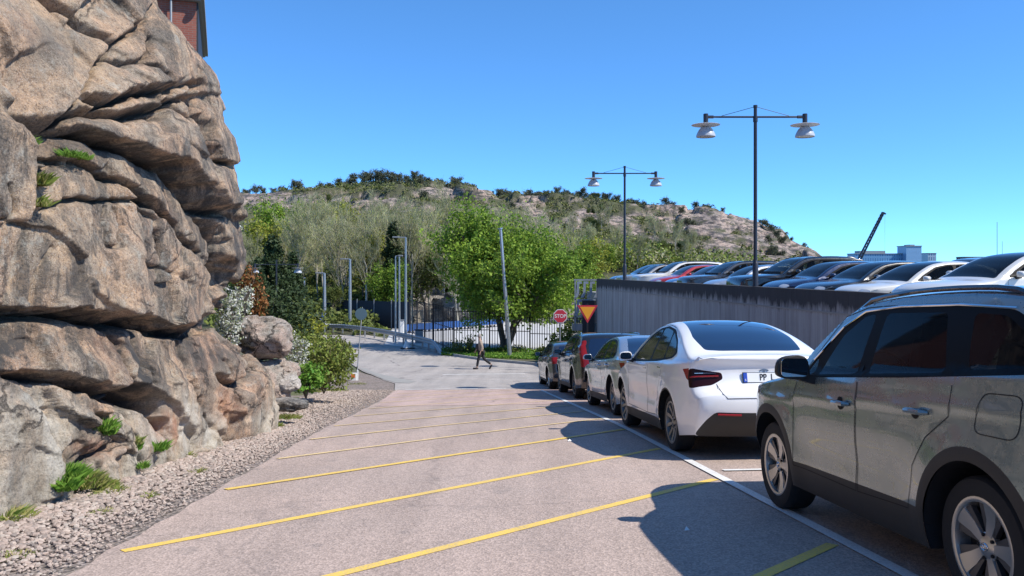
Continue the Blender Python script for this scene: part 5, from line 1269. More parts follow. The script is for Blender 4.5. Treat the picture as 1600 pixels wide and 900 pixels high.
M['tail_red'] = plain('tail_lamp_red', (.24, .012, .014), .15, var=.2, spec=.4)
M['tail_dark'] = plain('smoked_tail_lamp', (.022, .004, .006), .3, var=.2, spec=.2)
M['head_lamp'] = plain('head_lamp', (.55, .57, .60), .1, .3, var=.3, coat=1)
M['interior'] = plain('car_interior', (.035, .035, .04), .8, var=.3)
M['seat_m'] = plain('car_seat', (.06, .06, .065), .8, var=.3)
M['chrome'] = plain('chrome', (.72, .73, .75), .12, 1, var=0)
M['plate'] = plain('number_plate', (.78, .78, .76), .4, var=.05)
M['plate_blue'] = plain('plate_blue', (.02, .07, .42), .4, var=0)
M['mirror_glass'] = plain('mirror_glass', (.8, .82, .85), .03, 1, var=0)

def catmull(P, per=8):
    P = np.array(P, float); Q = np.vstack([2 * P[0] - P[1], P, 2 * P[-1] - P[-2]]); out = []; us = []
    for i in range(len(P) - 1):
        p0, p1, p2, p3 = Q[i:i + 4]
        t = np.linspace(0, 1, per, endpoint=False)[:, None]
        # tension keeps corners tight
        m1 = (p2 - p0) * .5; m2 = (p3 - p1) * .5; d = np.linalg.norm((p2 - p1)[:2])
        for m in (m1, m2):
            l = np.linalg.norm(m[:2]); 
            if l > d: m *= d / l
        h = (2 * t ** 3 - 3 * t ** 2 + 1) * p1 + (t ** 3 - 2 * t ** 2 + t) * m1 + (-2 * t ** 3 + 3 * t ** 2) * p2 + (t ** 3 - t ** 2) * m2
        out.append(h); us.append(i + t[:, 0])
    out.append(P[-1:]); us.append([len(P) - 1]); return np.vstack(out), np.concatenate(us)

class Car:
    def __init__(s, spec): s.__dict__.update(spec); s.setup()
    def setup(s):
        s.C, s.U = catmull([(d, z, c) for d, z, c in s.prof], 8)
        d = np.gradient(s.C[:, :2], axis=0); n = np.stack([-d[:, 1], d[:, 0]], 1); n /= np.linalg.norm(n, axis=1, keepdims=True)
        # outward normal: the profile runs from the nose over the roof to the tail
        s.N = n; 
        for _ in range(3): s.N = np.vstack([s.N[:1], (s.N[:-2] + 2 * s.N[1:-1] + s.N[2:]) / 4, s.N[-1:]])
        s.N /= np.linalg.norm(s.N, axis=1, keepdims=True)
        s.E = s.C[:, :2] - s.N * s.C[:, 2:3]
        s.S = np.concatenate([[0], np.cumsum(np.linalg.norm(np.diff(s.C[:, :2], axis=0), axis=1))])
    def u2s(s, u): return np.interp(u, s.U, s.S)
    def hw(s, d, z):
        d = np.asarray(d, float); z = np.asarray(z, float); W = s.W / 2
        tf = np.clip((1.05 - d) / 1.05, 0, 1.1); tr = np.clip((d - (s.L - .95)) / .95, 0, 1.1)
        y = W - s.ft * tf ** 2.6 - s.rt * tr ** 2.4
        y = y - .32 * np.clip(.52 - z, 0, 1) ** 1.6 - .8 * np.clip(.60 - z, 0, 1) * np.clip((.62 - d) / .4, 0, 1)
        zb = s.belt + s.rise * (d - 2.2)
        up = np.clip(z - .66, 0, None); y = y - .10 * np.minimum(up, zb - .66) ** 1.8
        a = np.clip((z - zb) / .05, 0, 1); y = y - .028 * a * a * (3 - 2 * a)
        q = np.clip(z - zb, 0, None); y = y - s.tumble * q - .16 * q ** 2
        door = np.clip((d - 1.35) / .35, 0, 1) * np.clip((s.L - 1.35 - d) / .35, 0, 1)
        y = y - s.scoop * np.exp(-((z - .60) / .13) ** 2) * door
        y = y + s.crease * np.exp(-((z - (zb - .16)) / .035) ** 2) * np.where(z > zb - .16, .7, 1)
        for dw in (s.fo, s.fo + s.wb):
            r = np.hypot(d - dw, (z - s.r)); y = y + s.flare * np.exp(-((r - s.ra - .03) / .13) ** 2) * np.clip((zb + .02 - z) / .2, 0, 1)
        return y
    def side(s, D, Z, sg=1, off=0.0):
        """side view point -> body point; sg +1 is the right side"""
        y = s.hw(D, Z) + off
        return np.stack([sg * y, s.L / 2 - np.asarray(D), np.asarray(Z)], -1)
    def wrap(s, SS, T, off=0.0):
        """arc length and lateral fraction (-1..1) -> body point"""
        cd_ = np.interp(SS, s.S, s.C[:, 0]); cz = np.interp(SS, s.S, s.C[:, 1]); c = np.interp(SS, s.S, s.C[:, 2])
        nx_ = np.interp(SS, s.S, s.N[:, 0]); nz = np.interp(SS, s.S, s.N[:, 1]); nl = np.hypot(nx_, nz); nx_, nz = nx_ / nl, nz / nl
        ed, ez = np.interp(SS, s.S, s.E[:, 0]), np.interp(SS, s.S, s.E[:, 1]); ye = s.hw(ed, ez)
        p = 2.3; h = (1 - np.clip(np.abs(T), 0, 1) ** p) ** (1 / p) + off / np.maximum(c, .02)
        return np.stack([T * ye * (1 + off), s.L / 2 - (ed + (cd_ - ed) * h), ez + (cz - ez) * h], -1)

def arc(cx, cz, r, a0, a1, n=22): return [(cx + r * math.cos(a), cz + r * math.sin(a)) for a in np.linspace(a0, a1, n)]
def densify(P, st):
    out = []
    for i in range(len(P)):
        a, b_ = np.array(P[i]), np.array(P[(i + 1) % len(P)]); n = max(1, int(np.linalg.norm(b_ - a) / st))
        for k in range(n): out.append(tuple(a + (b_ - a) * k / n))
    return out
def rounded(P, r=.04, n=4):
    out = []; P = [np.array(p, float) for p in P]
    for i in range(len(P)):
        a, b_, c = P[i - 1], P[i], P[(i + 1) % len(P)]; ra = min(r, .45 * np.linalg.norm(a - b_), .45 * np.linalg.norm(c - b_))
        p = b_ + (a - b_) / np.linalg.norm(a - b_) * ra; q_ = b_ + (c - b_) / np.linalg.norm(c - b_) * ra
        for t in np.linspace(0, 1, n): out.append(tuple((1 - t) ** 2 * p + 2 * t * (1 - t) * b_ + t * t * q_))
    return out
def regions(outline, grid, regs, keep=True):
    """triangulate the outline with its inner polygons; returns 2-D verts and triangles per region name"""
    pts = []; edges = []
    for poly in [outline] + [p for _, p in regs]:
        b0 = len(pts); pts += [Vector(p) for p in poly]; edges += [(b0 + i, b0 + (i + 1) % len(poly)) for i in range(len(poly))]
    G = grid[inpoly(grid, outline)]; pts += [Vector(p) for p in G]
    r = delaunay_2d_cdt(pts, edges, [], 0, 1e-4); V = np.array([(v.x, v.y) for v in r[0]]); T = np.array([f for f in r[2] if len(f) == 3])
    c = V[T].mean(1); ok = inpoly(c, outline); T = T[ok]; c = c[ok]; done = np.zeros(len(T), bool); out = {}
    for nm, p in regs:
        m = inpoly(c, p) & ~done; done |= m
        if nm in out: out[nm] = np.vstack([out[nm], T[m]])
        else: out[nm] = T[m]
    out['body'] = T[~done]; return V, out
def compact(P, T):
    u, inv = np.unique(T, return_inverse=True); return P[u], inv.reshape(T.shape)

def lit_rot(a, axis): return Matrix.Rotation(a, 3, axis)
def make_wheel(root, x, y, r, sg, style, rimr, width=.225, mat='alloy'):
    w_ = empty('wheel', (x, y, r)); w_.parent = root; xo = sg * width / 2
    m = MB(); R_ = r; m.lathe([(rimr - .01, -.95), (rimr + .012, -1.0), (R_ - .055, -1.06), (R_ - .02, -1.0), (R_ - .004, -.8), (R_, -.4), (R_, .4), (R_ - .004, .8), (R_ - .02, 1.0), (R_ - .055, 1.06), (rimr + .012, 1.0), (rimr - .01, .95)], 48, axis='X')
    m.v = [(p[0] * width / 2, p[1], p[2]) for p in m.v]; 
    m.build('tyre', M['tyre'], w_, smooth='auto')
    m = MB(); q = rimr
    m.lathe([(q - .012, xo * .60), (q + .004, xo * .985), (q + .012, xo * 1.0), (q - .004, xo * 1.02), (q - .016, xo * .97), (q - .03, xo * .35), (q - .03, -xo * .5)], 48, axis='X')
    ns, kind = style
    def split_mi(rot, a):
        for dl in (-.33, .33):                                     # recessed dark flanks of each spoke
            p0 = Vector((0, math.sin(dl * .9), math.cos(dl * .9))) * .06; p1 = Vector((0, math.sin(dl), math.cos(dl))) * (q - .014); dd = (p1 - p0).normalized(); sd = Vector((0, -dd.z, dd.y)); v = []
            for p, w__, xx in ((p0, .03, xo * .62), (p1, .055, xo * .82)):
                for xs, ss in ((0, -1), (0, 1), (-sg * .03, 1), (-sg * .03, -1)): v.append(rot @ (p + sd * w__ / 2 * ss) + Vector((xx + xs, 0, 0)))
            m.add(v, [(0, 1, 5, 4), (1, 2, 6, 5), (2, 3, 7, 6), (3, 0, 4, 7)], 1)
    for k in range(ns):
        a = 2 * math.pi * k / ns + .31; rot = Matrix.Rotation(a, 3, 'X')
        def sp(w0, w1, aoff0, aoff1, x0, x1, th=.02):
            p0 = Vector((0, math.sin(aoff0), math.cos(aoff0))) * .045; p1 = Vector((0, math.sin(aoff1), math.cos(aoff1))) * (q - .012); d = (p1 - p0).normalized(); sd = Vector((0, -d.z, d.y))
            v = []
            for p, w__, xx in ((p0, w0, x0), (p1, w1, x1)):
                for sx, ss in ((xx, -1), (xx, 1), (xx - sg * th * 2, 1), (xx - sg * th * 2, -1)): v.append(rot @ (p + sd * w__ / 2 * ss * (1 if sx == xx else 1.25)) + Vector((sx, 0, 0)))
            mid = [(Vector(v[i]) + Vector(v[i + 4])) / 2 + Vector((-sg * .012, 0, 0)) for i in range(4)]
            v = v[:4] + mid + v[4:]
            f = [(0, 1, 5, 4), (1, 2, 6, 5), (2, 3, 7, 6), (3, 0, 4, 7), (4, 5, 9, 8), (5, 6, 10, 9), (6, 7, 11, 10), (7, 4, 8, 11)]
            m.add(v, f)
        if kind == 'split': sp(.038, .105, 0, .0, xo * .72, xo * .93); split_mi(rot, a)
        elif kind == 'turbine': sp(.032, .05, 0, .25, xo * .70, xo * .93); 
        else: sp(.04, .034, .12, .16, xo * .7, xo * .93, .015); sp(.04, .034, -.12, -.16, xo * .7, xo * .93, .015)
    m.lathe([(.0, xo * .82), (.03, xo * .81), (.052, xo * .76), (.075, xo * .66), (.078, xo * .4)], 20, axis='X')
    rim = m.build('rim', [M[mat], M['alloy_dark']], w_, smooth='auto')
    m = MB(); m.lathe([(q - .02, xo * .25), (.03, xo * .25)], 32, axis='X'); 
    for k in range(5):
        a = k * 1.2566; m.lathe([(.0, xo * .79), (.010, xo * .785), (.010, xo * .7)], 8, axis='X', c=(0, .062 * math.cos(a), .062 * math.sin(a)))
    m.build('spoke_backing', M['gap'], w_)  # black backing disc paints the dark behind the spokes; wheel nuts included
    return w_

def make_car(spec, paint, name='parked_car', detail=True):
    c = Car(spec); root = empty(name); P_ = PAINT[paint]; L = c.L; sill = c.sill; a_s = math.asin((c.r - sill + .02) / c.ra)
    # --- side panels
    E = [tuple(p) for p in c.E]
    fo, ro = c.fo, c.fo + c.wb
    a_f = math.asin((c.r - c.fz) / c.ra) if c.fz else a_s
    def archp(dw):   # from behind to in front, over the wheel
        return arc(dw, c.r, c.ra, -a_s, math.pi + (a_f if dw == fo else a_s), 30)
    bot = [(ro + c.ra * math.cos(a_s) + 1e-3, sill)] + archp(ro) + [(fo + c.ra * math.cos(a_s) + 1e-3, sill)] + archp(fo)
    out = E + bot; out = [p for i, p in enumerate(out) if np.hypot(p[0] - out[i - 1][0], p[1] - out[i - 1][1]) > 2e-3]
    gx, gz = np.meshgrid(np.arange(.02, L, .06), np.arange(.2, c.H, .045)); grid = np.stack([gx.ravel(), gz.ravel()], 1)
    regs = []
    for i, wpoly in enumerate(c.windows): regs.append(('window%d' % i, densify(rounded(wpoly, .05), .05)))
    regs.append(('trim', densify(rounded(c.dlo, .06), .05)))
    for dw in (fo, ro):
        if c.clad: regs.append(('clad', arc(dw, c.r, c.ra + c.clad, 0, 2 * math.pi, 56)[:-1]))
    regs.append(('clad', densify([(fo, sill - .05), (ro, sill - .05), (ro, c.cladz), (fo, c.cladz)], .06)))
    if c.bump_z: regs.append(('clad', densify([(-.2, -.1), (fo, -.1), (fo, c.bump_z), (-.2, c.bump_z)], .06))); regs.append(('clad', densify([(ro, -.1), (L + .2, -.1), (L + .2, c.bump_z + .04), (ro, c.bump_z)], .06)))
    for p in c.tail_side: regs.append(('tail', densify(rounded(p, .02), .04)))
    for p in c.head_side: regs.append(('head', densify(rounded(p, .02), .04)))
    for i, p in enumerate(c.doors): regs.append(('door%d' % i, densify(p, .06)))
    V2, TR = regions(out, grid, regs)
    # --- wrap surface
    St = c.S[-1]; tv = np.sin(np.linspace(-math.pi / 2, math.pi / 2, 25)); wr = c.W / 2
    ol = [(s_, -wr) for s_ in c.S] + [(St, t * wr) for t in tv[1:-1]] + [(s_, wr) for s_ in c.S[::-1]] + [(0, t * wr) for t in tv[::-1][1:-1]]
    gs_, gt = np.meshgrid(np.linspace(.03, St - .03, int(St / .055)), tv[1:-1] * wr); wgrid = np.stack([gs_.ravel(), gt.ravel()], 1)
    wreg = []
    def wpoly(pts): return densify(rounded([(c.u2s(u), t * wr) for u, t in pts], .05), .05)
    for nm, pts in c.wrapreg: wreg.append((nm, wpoly(pts)))
    WV, WT = regions(ol, wgrid, wreg)
    W3 = c.wrap(WV[:, 0], WV[:, 1] / wr)
    parts = {}
    def addp(nm, P3_, T, N3):
        if len(T) == 0: return
        u, inv = np.unique(T, return_inverse=True); parts.setdefault(nm, []).append((P3_[u], inv.reshape(T.shape), N3[u]))
    def unit(a): return a / (np.linalg.norm(a, axis=1, keepdims=True) + 1e-12)
    e = .006; s_, t_ = WV[:, 0], np.clip(WV[:, 1] / wr, -1, 1)
    sa, sb = np.clip(s_ - e * 2, 0, St), np.clip(s_ + e * 2, 0, St); ta, tb = np.clip(t_ - e, -1, 1), np.clip(t_ + e, -1, 1); tc = np.clip(t_, -.997, .997)
    NW = unit(np.cross(c.wrap(s_, tb) - c.wrap(s_, ta), c.wrap(sb, tc) - c.wrap(sa, tc)))
    NW = NW * np.sign((NW * (W3 - np.array([0, 0, .72]) * 1.0 - np.stack([W3[:, 0] * 0, W3[:, 1] * .75, W3[:, 2] * 0], 1))).sum(1, keepdims=True))
    for nm, T in WT.items(): addp(nm, W3, T, NW)
    for sg in (-1, 1):
        P3_ = c.side(V2[:, 0], V2[:, 1], sg); e = .008
        NS = unit(np.cross(c.side(V2[:, 0] + e, V2[:, 1], sg) - c.side(V2[:, 0] - e, V2[:, 1], sg), c.side(V2[:, 0], V2[:, 1] + e, sg) - c.side(V2[:, 0], V2[:, 1] - e, sg)))
        NS = NS * np.sign(NS[:, :1] * sg)
        for nm, T in TR.items():
            tgt = nm + ('_%d' % sg if nm in ('trim', 'clad') else '')
            if nm.startswith('window'): tgt = 'w%d_%d' % (int(nm[6:]), sg)
            elif nm.startswith('door'): tgt = 'd%d_%d' % (int(nm[4:]), sg)
            elif nm in ('tail', 'head'): tgt = nm + str(sg)
            addp(tgt, P3_, T, NS)
    def emit(key, name_, mat, parent=None):
        if key not in parts: return None
        vs_, ts_, ns_, k = [], [], [], 0
        for v, t, nn_ in parts[key]: vs_.append(v); ts_.append(t + k); ns_.append(nn_); k += len(v)
        V = np.vstack(vs_); T = np.vstack(ts_); N_ = np.vstack(ns_)
        u, ix, inv = np.unique(np.round(V, 4), axis=0, return_index=True, return_inverse=True); inv = inv.ravel(); V = V[ix]
        NN = np.zeros((len(V), 3)); np.add.at(NN, inv, N_); NN = unit(NN); T = inv[T]
        T = T[(T[:, 0] != T[:, 1]) & (T[:, 1] != T[:, 2]) & (T[:, 0] != T[:, 2])]
        fn = np.cross(V[T[:, 1]] - V[T[:, 0]], V[T[:, 2]] - V[T[:, 0]]); fl_ = (fn * NN[T].sum(1)).sum(1) < 0; T[fl_] = T[fl_][:, ::-1]
        o = mesh_np(name_, V, T, mat, parent or root); o.data.normals_split_custom_set_from_vertices([tuple(x) for x in NN]); return o
    body = emit('body', 'body', P_)
    for key, nm, mt in (('windshield', 'windshield', M['glass'] if detail else M['glass_dark']), ('rearglass', 'rear_window', M['glass_dark']), ('roofglass', 'glass_roof', M['glass_dark']), ('wclad', 'bumper_trim', M['cladding']), ('grille', 'grille', M['gloss_black']), ('wtrim', 'light_bar_trim', M['gloss_black'])):
        emit(key, nm, mt)
    [(emit('trim_%d' % sg, 'window_trim', M['trim_black']), emit('clad_%d' % sg, 'cladding', M['cladding'])) for sg in (-1, 1)]
    nd = len(c.doors)
    for sg in (-1, 1):
        for i in range(len(c.windows)): emit('w%d_%d' % (i, sg), 'side_window', M['glass'])
        drs = [emit('d%d_%d' % (i, sg), 'door', P_) for i in range(nd)]
        # shut lines
        for ip, p in enumerate(c.doors + c.lines):
            m = MB()
            closed = p in c.doors; q_ = densify(p, .05) if closed else [tuple(a) for a in np.vstack([np.linspace(p[i], p[i + 1], 8) for i in range(len(p) - 1)])]
            q_ = q_ + ([q_[0]] if closed else []); q_ = np.array([a for i, a in enumerate(q_) if i == 0 or math.hypot(a[0] - q_[i - 1][0], a[1] - q_[i - 1][1]) > 1e-3]); ok = np.array([not any(inpoly(np.array([x]), rounded(c.dlo, .06))) for x in q_])
            d = np.gradient(q_, axis=0); nn = np.stack([-d[:, 1], d[:, 0]], 1); nn /= np.linalg.norm(nn, axis=1, keepdims=True) + 1e-9
            A_ = c.side(q_[:, 0] + nn[:, 0] * .0028, q_[:, 1] + nn[:, 1] * .0028, sg, .0022); B_ = c.side(q_[:, 0] - nn[:, 0] * .0028, q_[:, 1] - nn[:, 1] * .0028, sg, .0022)
            for k in range(len(q_) - 1):
                if ok[k] and ok[k + 1] and np.hypot(*(q_[k + 1] - q_[k])) > 1e-5: m.add([A_[k], B_[k], B_[k + 1], A_[k + 1]], [(0, 1, 2, 3)])
            if m.v: m.build('shut_line' if ip < nd else 'flap_line', M['gap'], drs[ip] if ip < nd else root)
        for i, (hd, hz_, hl) in enumerate(c.handles):
            if drs[i] is None: continue
            p = c.side(hd, hz_, sg)[()]; p2 = c.side(hd - .1, hz_, sg); dvec = Vector(p2) - Vector(p); ang = math.atan2(dvec.x, dvec.y)
            m = MB()
            if c.flush: m.box((p[0] + sg * .001, p[1], p[2]), (.006, hl, .018), Matrix.Rotation(-ang, 3, 'Z')); m.build('handle', M['gloss_black'], drs[i])
            else:
                m.tube([(p[0] - sg * .0, p[1] + hl / 2, p[2]), (p[0] + sg * .035, p[1] + hl * .38, p[2] + .002), (p[0] + sg * .04, p[1], p[2] + .004), (p[0] + sg * .035, p[1] - hl * .38, p[2] + .002), (p[0], p[1] - hl / 2, p[2])], [.012, .017, .018, .017, .012], 8); hh_ = m.build('handle', P_, drs[i], smooth='auto')
                m = MB(); m.lathe([(0, .003), (.04, .002), (.046, -.002)], 18, axis='X', c=(p[0], p[1] + .03, p[2])); m.v = [(p[0] + sg * abs(v[0] - p[0]), v[1], v[2]) for v in m.v]; m.build('handle_recess', M['gap'], drs[i])
        # mirror
        md, mz = c.mirror; p = c.side(md, mz, sg)[()]; w0, h0 = c.mirror_size
        bm = bmesh.new(); bmesh.ops.create_icosphere(bm, subdivisions=3, radius=1)
        cen = Vector((p[0] + sg * (w0 / 2 + .05), p[1] - .01, p[2] + h0 * .45))
        for v in bm.verts:
            q_ = v.co; x, y, z = (math.copysign(abs(k) ** .62, k) for k in q_); y = max(y, -.35); v.co = Vector((x * w0 / 2 * (1 - .12 * z), y * .10 * (1 - .25 * abs(x)), z * h0 / 2 * (1 - .12 * sg * x))) + cen
        me = bpy.data.meshes.new('mirror'); bm.to_mesh(me); bm.free(); me.materials.append(P_ if c.mirror_paint else M['cladding']); me.shade_smooth(); mo = link('mirror', me, root)
        m = MB(); m.prism(rounded([(-w0 * .44, -h0 * .38), (w0 * .44, -h0 * .38), (w0 * .42, h0 * .38), (-w0 * .42, h0 * .38)], .04), .006, c=cen + Vector((0, -.040, 0)), rot=Matrix.Rotation(R(-7 * sg), 3, 'Z')); m.build('mirror_glass', M['mirror_glass'], mo)
        m = MB(); m.bar((p[0] - sg * .04, p[1] + .02, p[2] - .03), tuple(cen + Vector((-sg * w0 * .2, .01, -h0 * .36))), .07, .06); m.build('mirror_stalk', M['cladding'], mo)
        # wheels with dark wells
        for dw in (fo, ro):
            yw = L / 2 - dw; xx = float(c.hw(dw, c.r)) - .028 - .1125
            make_wheel(root, sg * (xx), yw, c.r, sg, c.spokes, c.rimr, mat=c.rimmat)
            m = MB(); xi = xx - .32; xo_ = float(c.hw(dw, c.r + c.ra)) - .012
            aa = np.linspace(-a_s, math.pi + (a_f if dw == fo else a_s), 25); v = []
            for x_ in (xo_, xi): v += [(sg * min(x_, float(c.hw(dw + math.cos(math.pi - a) * -0 - math.cos(a) * c.ra, c.r + math.sin(a) * c.ra)) - .006), yw + math.cos(a) * (c.ra + .006), c.r + math.sin(a) * (c.ra + .006)) for a in aa]
            m.add(v, [(i, i + 1, 26 + i, 25 + i) for i in range(24)]); v2 = [(sg * xi, yw + math.cos(a) * (c.ra + .006), c.r + math.sin(a) * (c.ra + .006)) for a in aa]
            m.add(v2, [tuple(range(25))]); m.build('wheel_well', M['gap'], root)
        # lamps
        emit('tail%d' % sg, 'taillight', M['tail_red']); emit('head%d' % sg, 'headlight', M['head_lamp'])
        emit('wtail%d' % sg, 'taillight', M[c.tailmat]); emit('whead%d' % sg, 'headlight', M['head_lamp'])
    # underbody, cabin
    m = MB(); m.box((0, -.12, sill + .04), (c.W - .62, L - 1.15, .08)); m.box((0, 0, sill + .2), (c.W - .9, L - .7, .16)); m.build('underbody', M['gap'], root)
    m = MB(); m.box((0, -(c.ds + c.L * .5 - L / 2) * 0 + (L / 2 - (c.ds + c.de) / 2), c.belt - .32), (c.W - .34, c.de - c.ds, .05)); m.box((0, L / 2 - c.ds - .12, c.belt - .12), (c.W - .34, .42, .20)); cab = m.build('cabin_floor', M['interior'], root)
    if detail:
        for yy in c.seats:
            for sx in (-.38, .38):
                m = MB(); y_ = L / 2 - yy; m.box((sx, y_ - .1, c.belt - .02), (.46, .13, .60), Matrix.Rotation(R(12), 3, 'X'), top=.8); m.box((sx, y_ - .17, c.belt + .32), (.26, .10, .17), Matrix.Rotation(R(8), 3, 'X')); m.build('seat', M['seat_m'], root, bevel=.03)
        m = MB(); yy = L / 2 - c.ds - .42; rt = Matrix.Rotation(R(65), 3, 'X')
        n_ = 20; path = [(-.38 + .18 * math.cos(6.2832 * k / n_), yy + .18 * math.sin(6.2832 * k / n_) * .35, c.belt - .0 + .17 * math.sin(6.2832 * k / n_)) for k in range(n_ + 1)]
        m.tube(path, .014, 6, cap=False); m.build('steering_wheel', M['interior'], root)
    # rails, plate, extras
    if c.rails:
        for sg in (-1, 1):
            m = MB(); ds_ = np.linspace(c.rails[0], c.rails[1], 12); pth = []
            for i, dd in enumerate(ds_):
                j = np.argmin(np.abs(c.E[:, 0] - dd) + (c.E[:, 1] < c.belt) * 9); ez = c.E[j, 1]; y_ = float(c.hw(dd, ez)); pth.append((sg * (y_ - .05), L / 2 - dd, ez + (.035 if 0 < i < 11 else .0) + .02))
            m.tube(pth, .018, 6); m.build('roof_rail', M['gloss_black'], root, smooth='auto')
    return root, c

S0 = dict(ft=.20, rt=.13, tumble=.34, scoop=.016, crease=.010, flare=.012, sill=.24, clad=0, cladz=.30, bump_z=0, tail_side=[], head_side=[], wrapreg=[], lines=[], flush=False, fz=0, mirror_paint=True, mirror_size=(.20, .13), rails=None, tailmat='tail_red', rimmat='alloy', spokes=(5, 'twin'), seats=(2.35, 3.15), ds=1.3, de=3.9)
def spec(**k): d = dict(S0); d.update(k); return d
# tall crossover: near grey green car
SUV = spec(L=4.62, W=1.86, H=1.76, wb=2.76, fo=.95, r=.365, ra=.44, rimr=.245, belt=1.17, rise=.05, tumble=.24, flare=.022, clad=.075, cladz=.47, bump_z=.50, fz=.49, sill=.27, ft=.33,
  prof=[(.46, .50, .02), (.18, .53, .10), (.05, .62, .16), (.04, .80, .16), (.14, .97, .12), (.40, 1.06, .09), (.90, 1.13, .08), (1.30, 1.20, .07), (1.62, 1.42, .07), (2.00, 1.65, .07), (2.30, 1.735, .075), (2.90, 1.765, .075), (3.60, 1.75, .075), (4.10, 1.69, .08), (4.30, 1.60, .10), (4.48, 1.32, .12), (4.57, 1.12, .12), (4.60, .90, .13), (4.62, .62, .14), (4.60, .42, .12), (4.45, .28, .02)],
  dlo=[(1.50, 1.135), (1.66, 1.26), (2.02, 1.52), (2.30, 1.625), (2.75, 1.645), (3.40, 1.635), (3.90, 1.60), (4.20, 1.44), (4.24, 1.30), (4.10, 1.275), (3.0, 1.205), (2.0, 1.155)],
  windows=[[(1.82, 1.17), (2.06, 1.46), (2.32, 1.60), (2.46, 1.61), (2.40, 1.20)], [(2.56, 1.21), (2.60, 1.61), (3.30, 1.60), (3.42, 1.255)], [(1.60, 1.165), (1.68, 1.23), (1.76, 1.30), (1.74, 1.17)], [(3.62, 1.28), (3.56, 1.59), (3.84, 1.57), (4.10, 1.43), (4.14, 1.31)]],
  doors=[[(1.46, .44), (1.44, 1.0), (1.52, 1.15), (2.02, 1.60), (2.30, 1.655), (2.50, 1.66), (2.46, 1.15), (2.44, .42)], [(2.46, .42), (2.47, 1.15), (2.51, 1.66), (3.38, 1.65), (3.54, 1.25), (3.52, 1.02), (3.30, .88), (3.16, .70), (3.10, .44)]],
  handles=[(2.28, .99, .20), (3.22, 1.02, .20)], mirror=(1.80, 1.14), mirror_size=(.25, .18), mirror_paint=False,
  tail_side=[[(4.35, 1.08), (4.7, 1.06), (4.7, .93), (4.42, .95)]], head_side=[[(-.1, .86), (.30, .98), (.36, .92), (-.1, .78)]],
  wrapreg=[('windshield', [(7.15, -.88), (10.0, -.82), (10.0, .82), (7.15, .88)]), ('rearglass', [(14.1, -.82), (15.9, -.80), (15.9, .80), (14.1, .82)]), ('wtail-1', [(15.95, -1.01), (16.8, -1.01), (16.7, -.62), (16.1, -.60)]), ('wtail1', [(15.95, 1.01), (16.1, .60), (16.7, .62), (16.8, 1.01)]), ('grille', [(1.2, -.6), (3.4, -.6), (3.4, .6), (1.2, .6)]), ('whead-1', [(2.9, -1.01), (3.9, -1.01), (3.7, -.66), (3.1, -.66)]), ('whead1', [(2.9, 1.01), (3.1, .66), (3.7, .66), (3.9, 1.01)])],
  lines=[rounded([(3.74, .96), (3.80, 1.17), (4.10, 1.17), (4.06, .95)], .07, 6) + [rounded([(3.74, .96), (3.80, 1.17), (4.10, 1.17), (4.06, .95)], .07, 6)[0]]],
  rails=(2.1, 4.0), spokes=(5, 'split'), seats=(2.45, 3.35), ds=1.45, de=4.2)
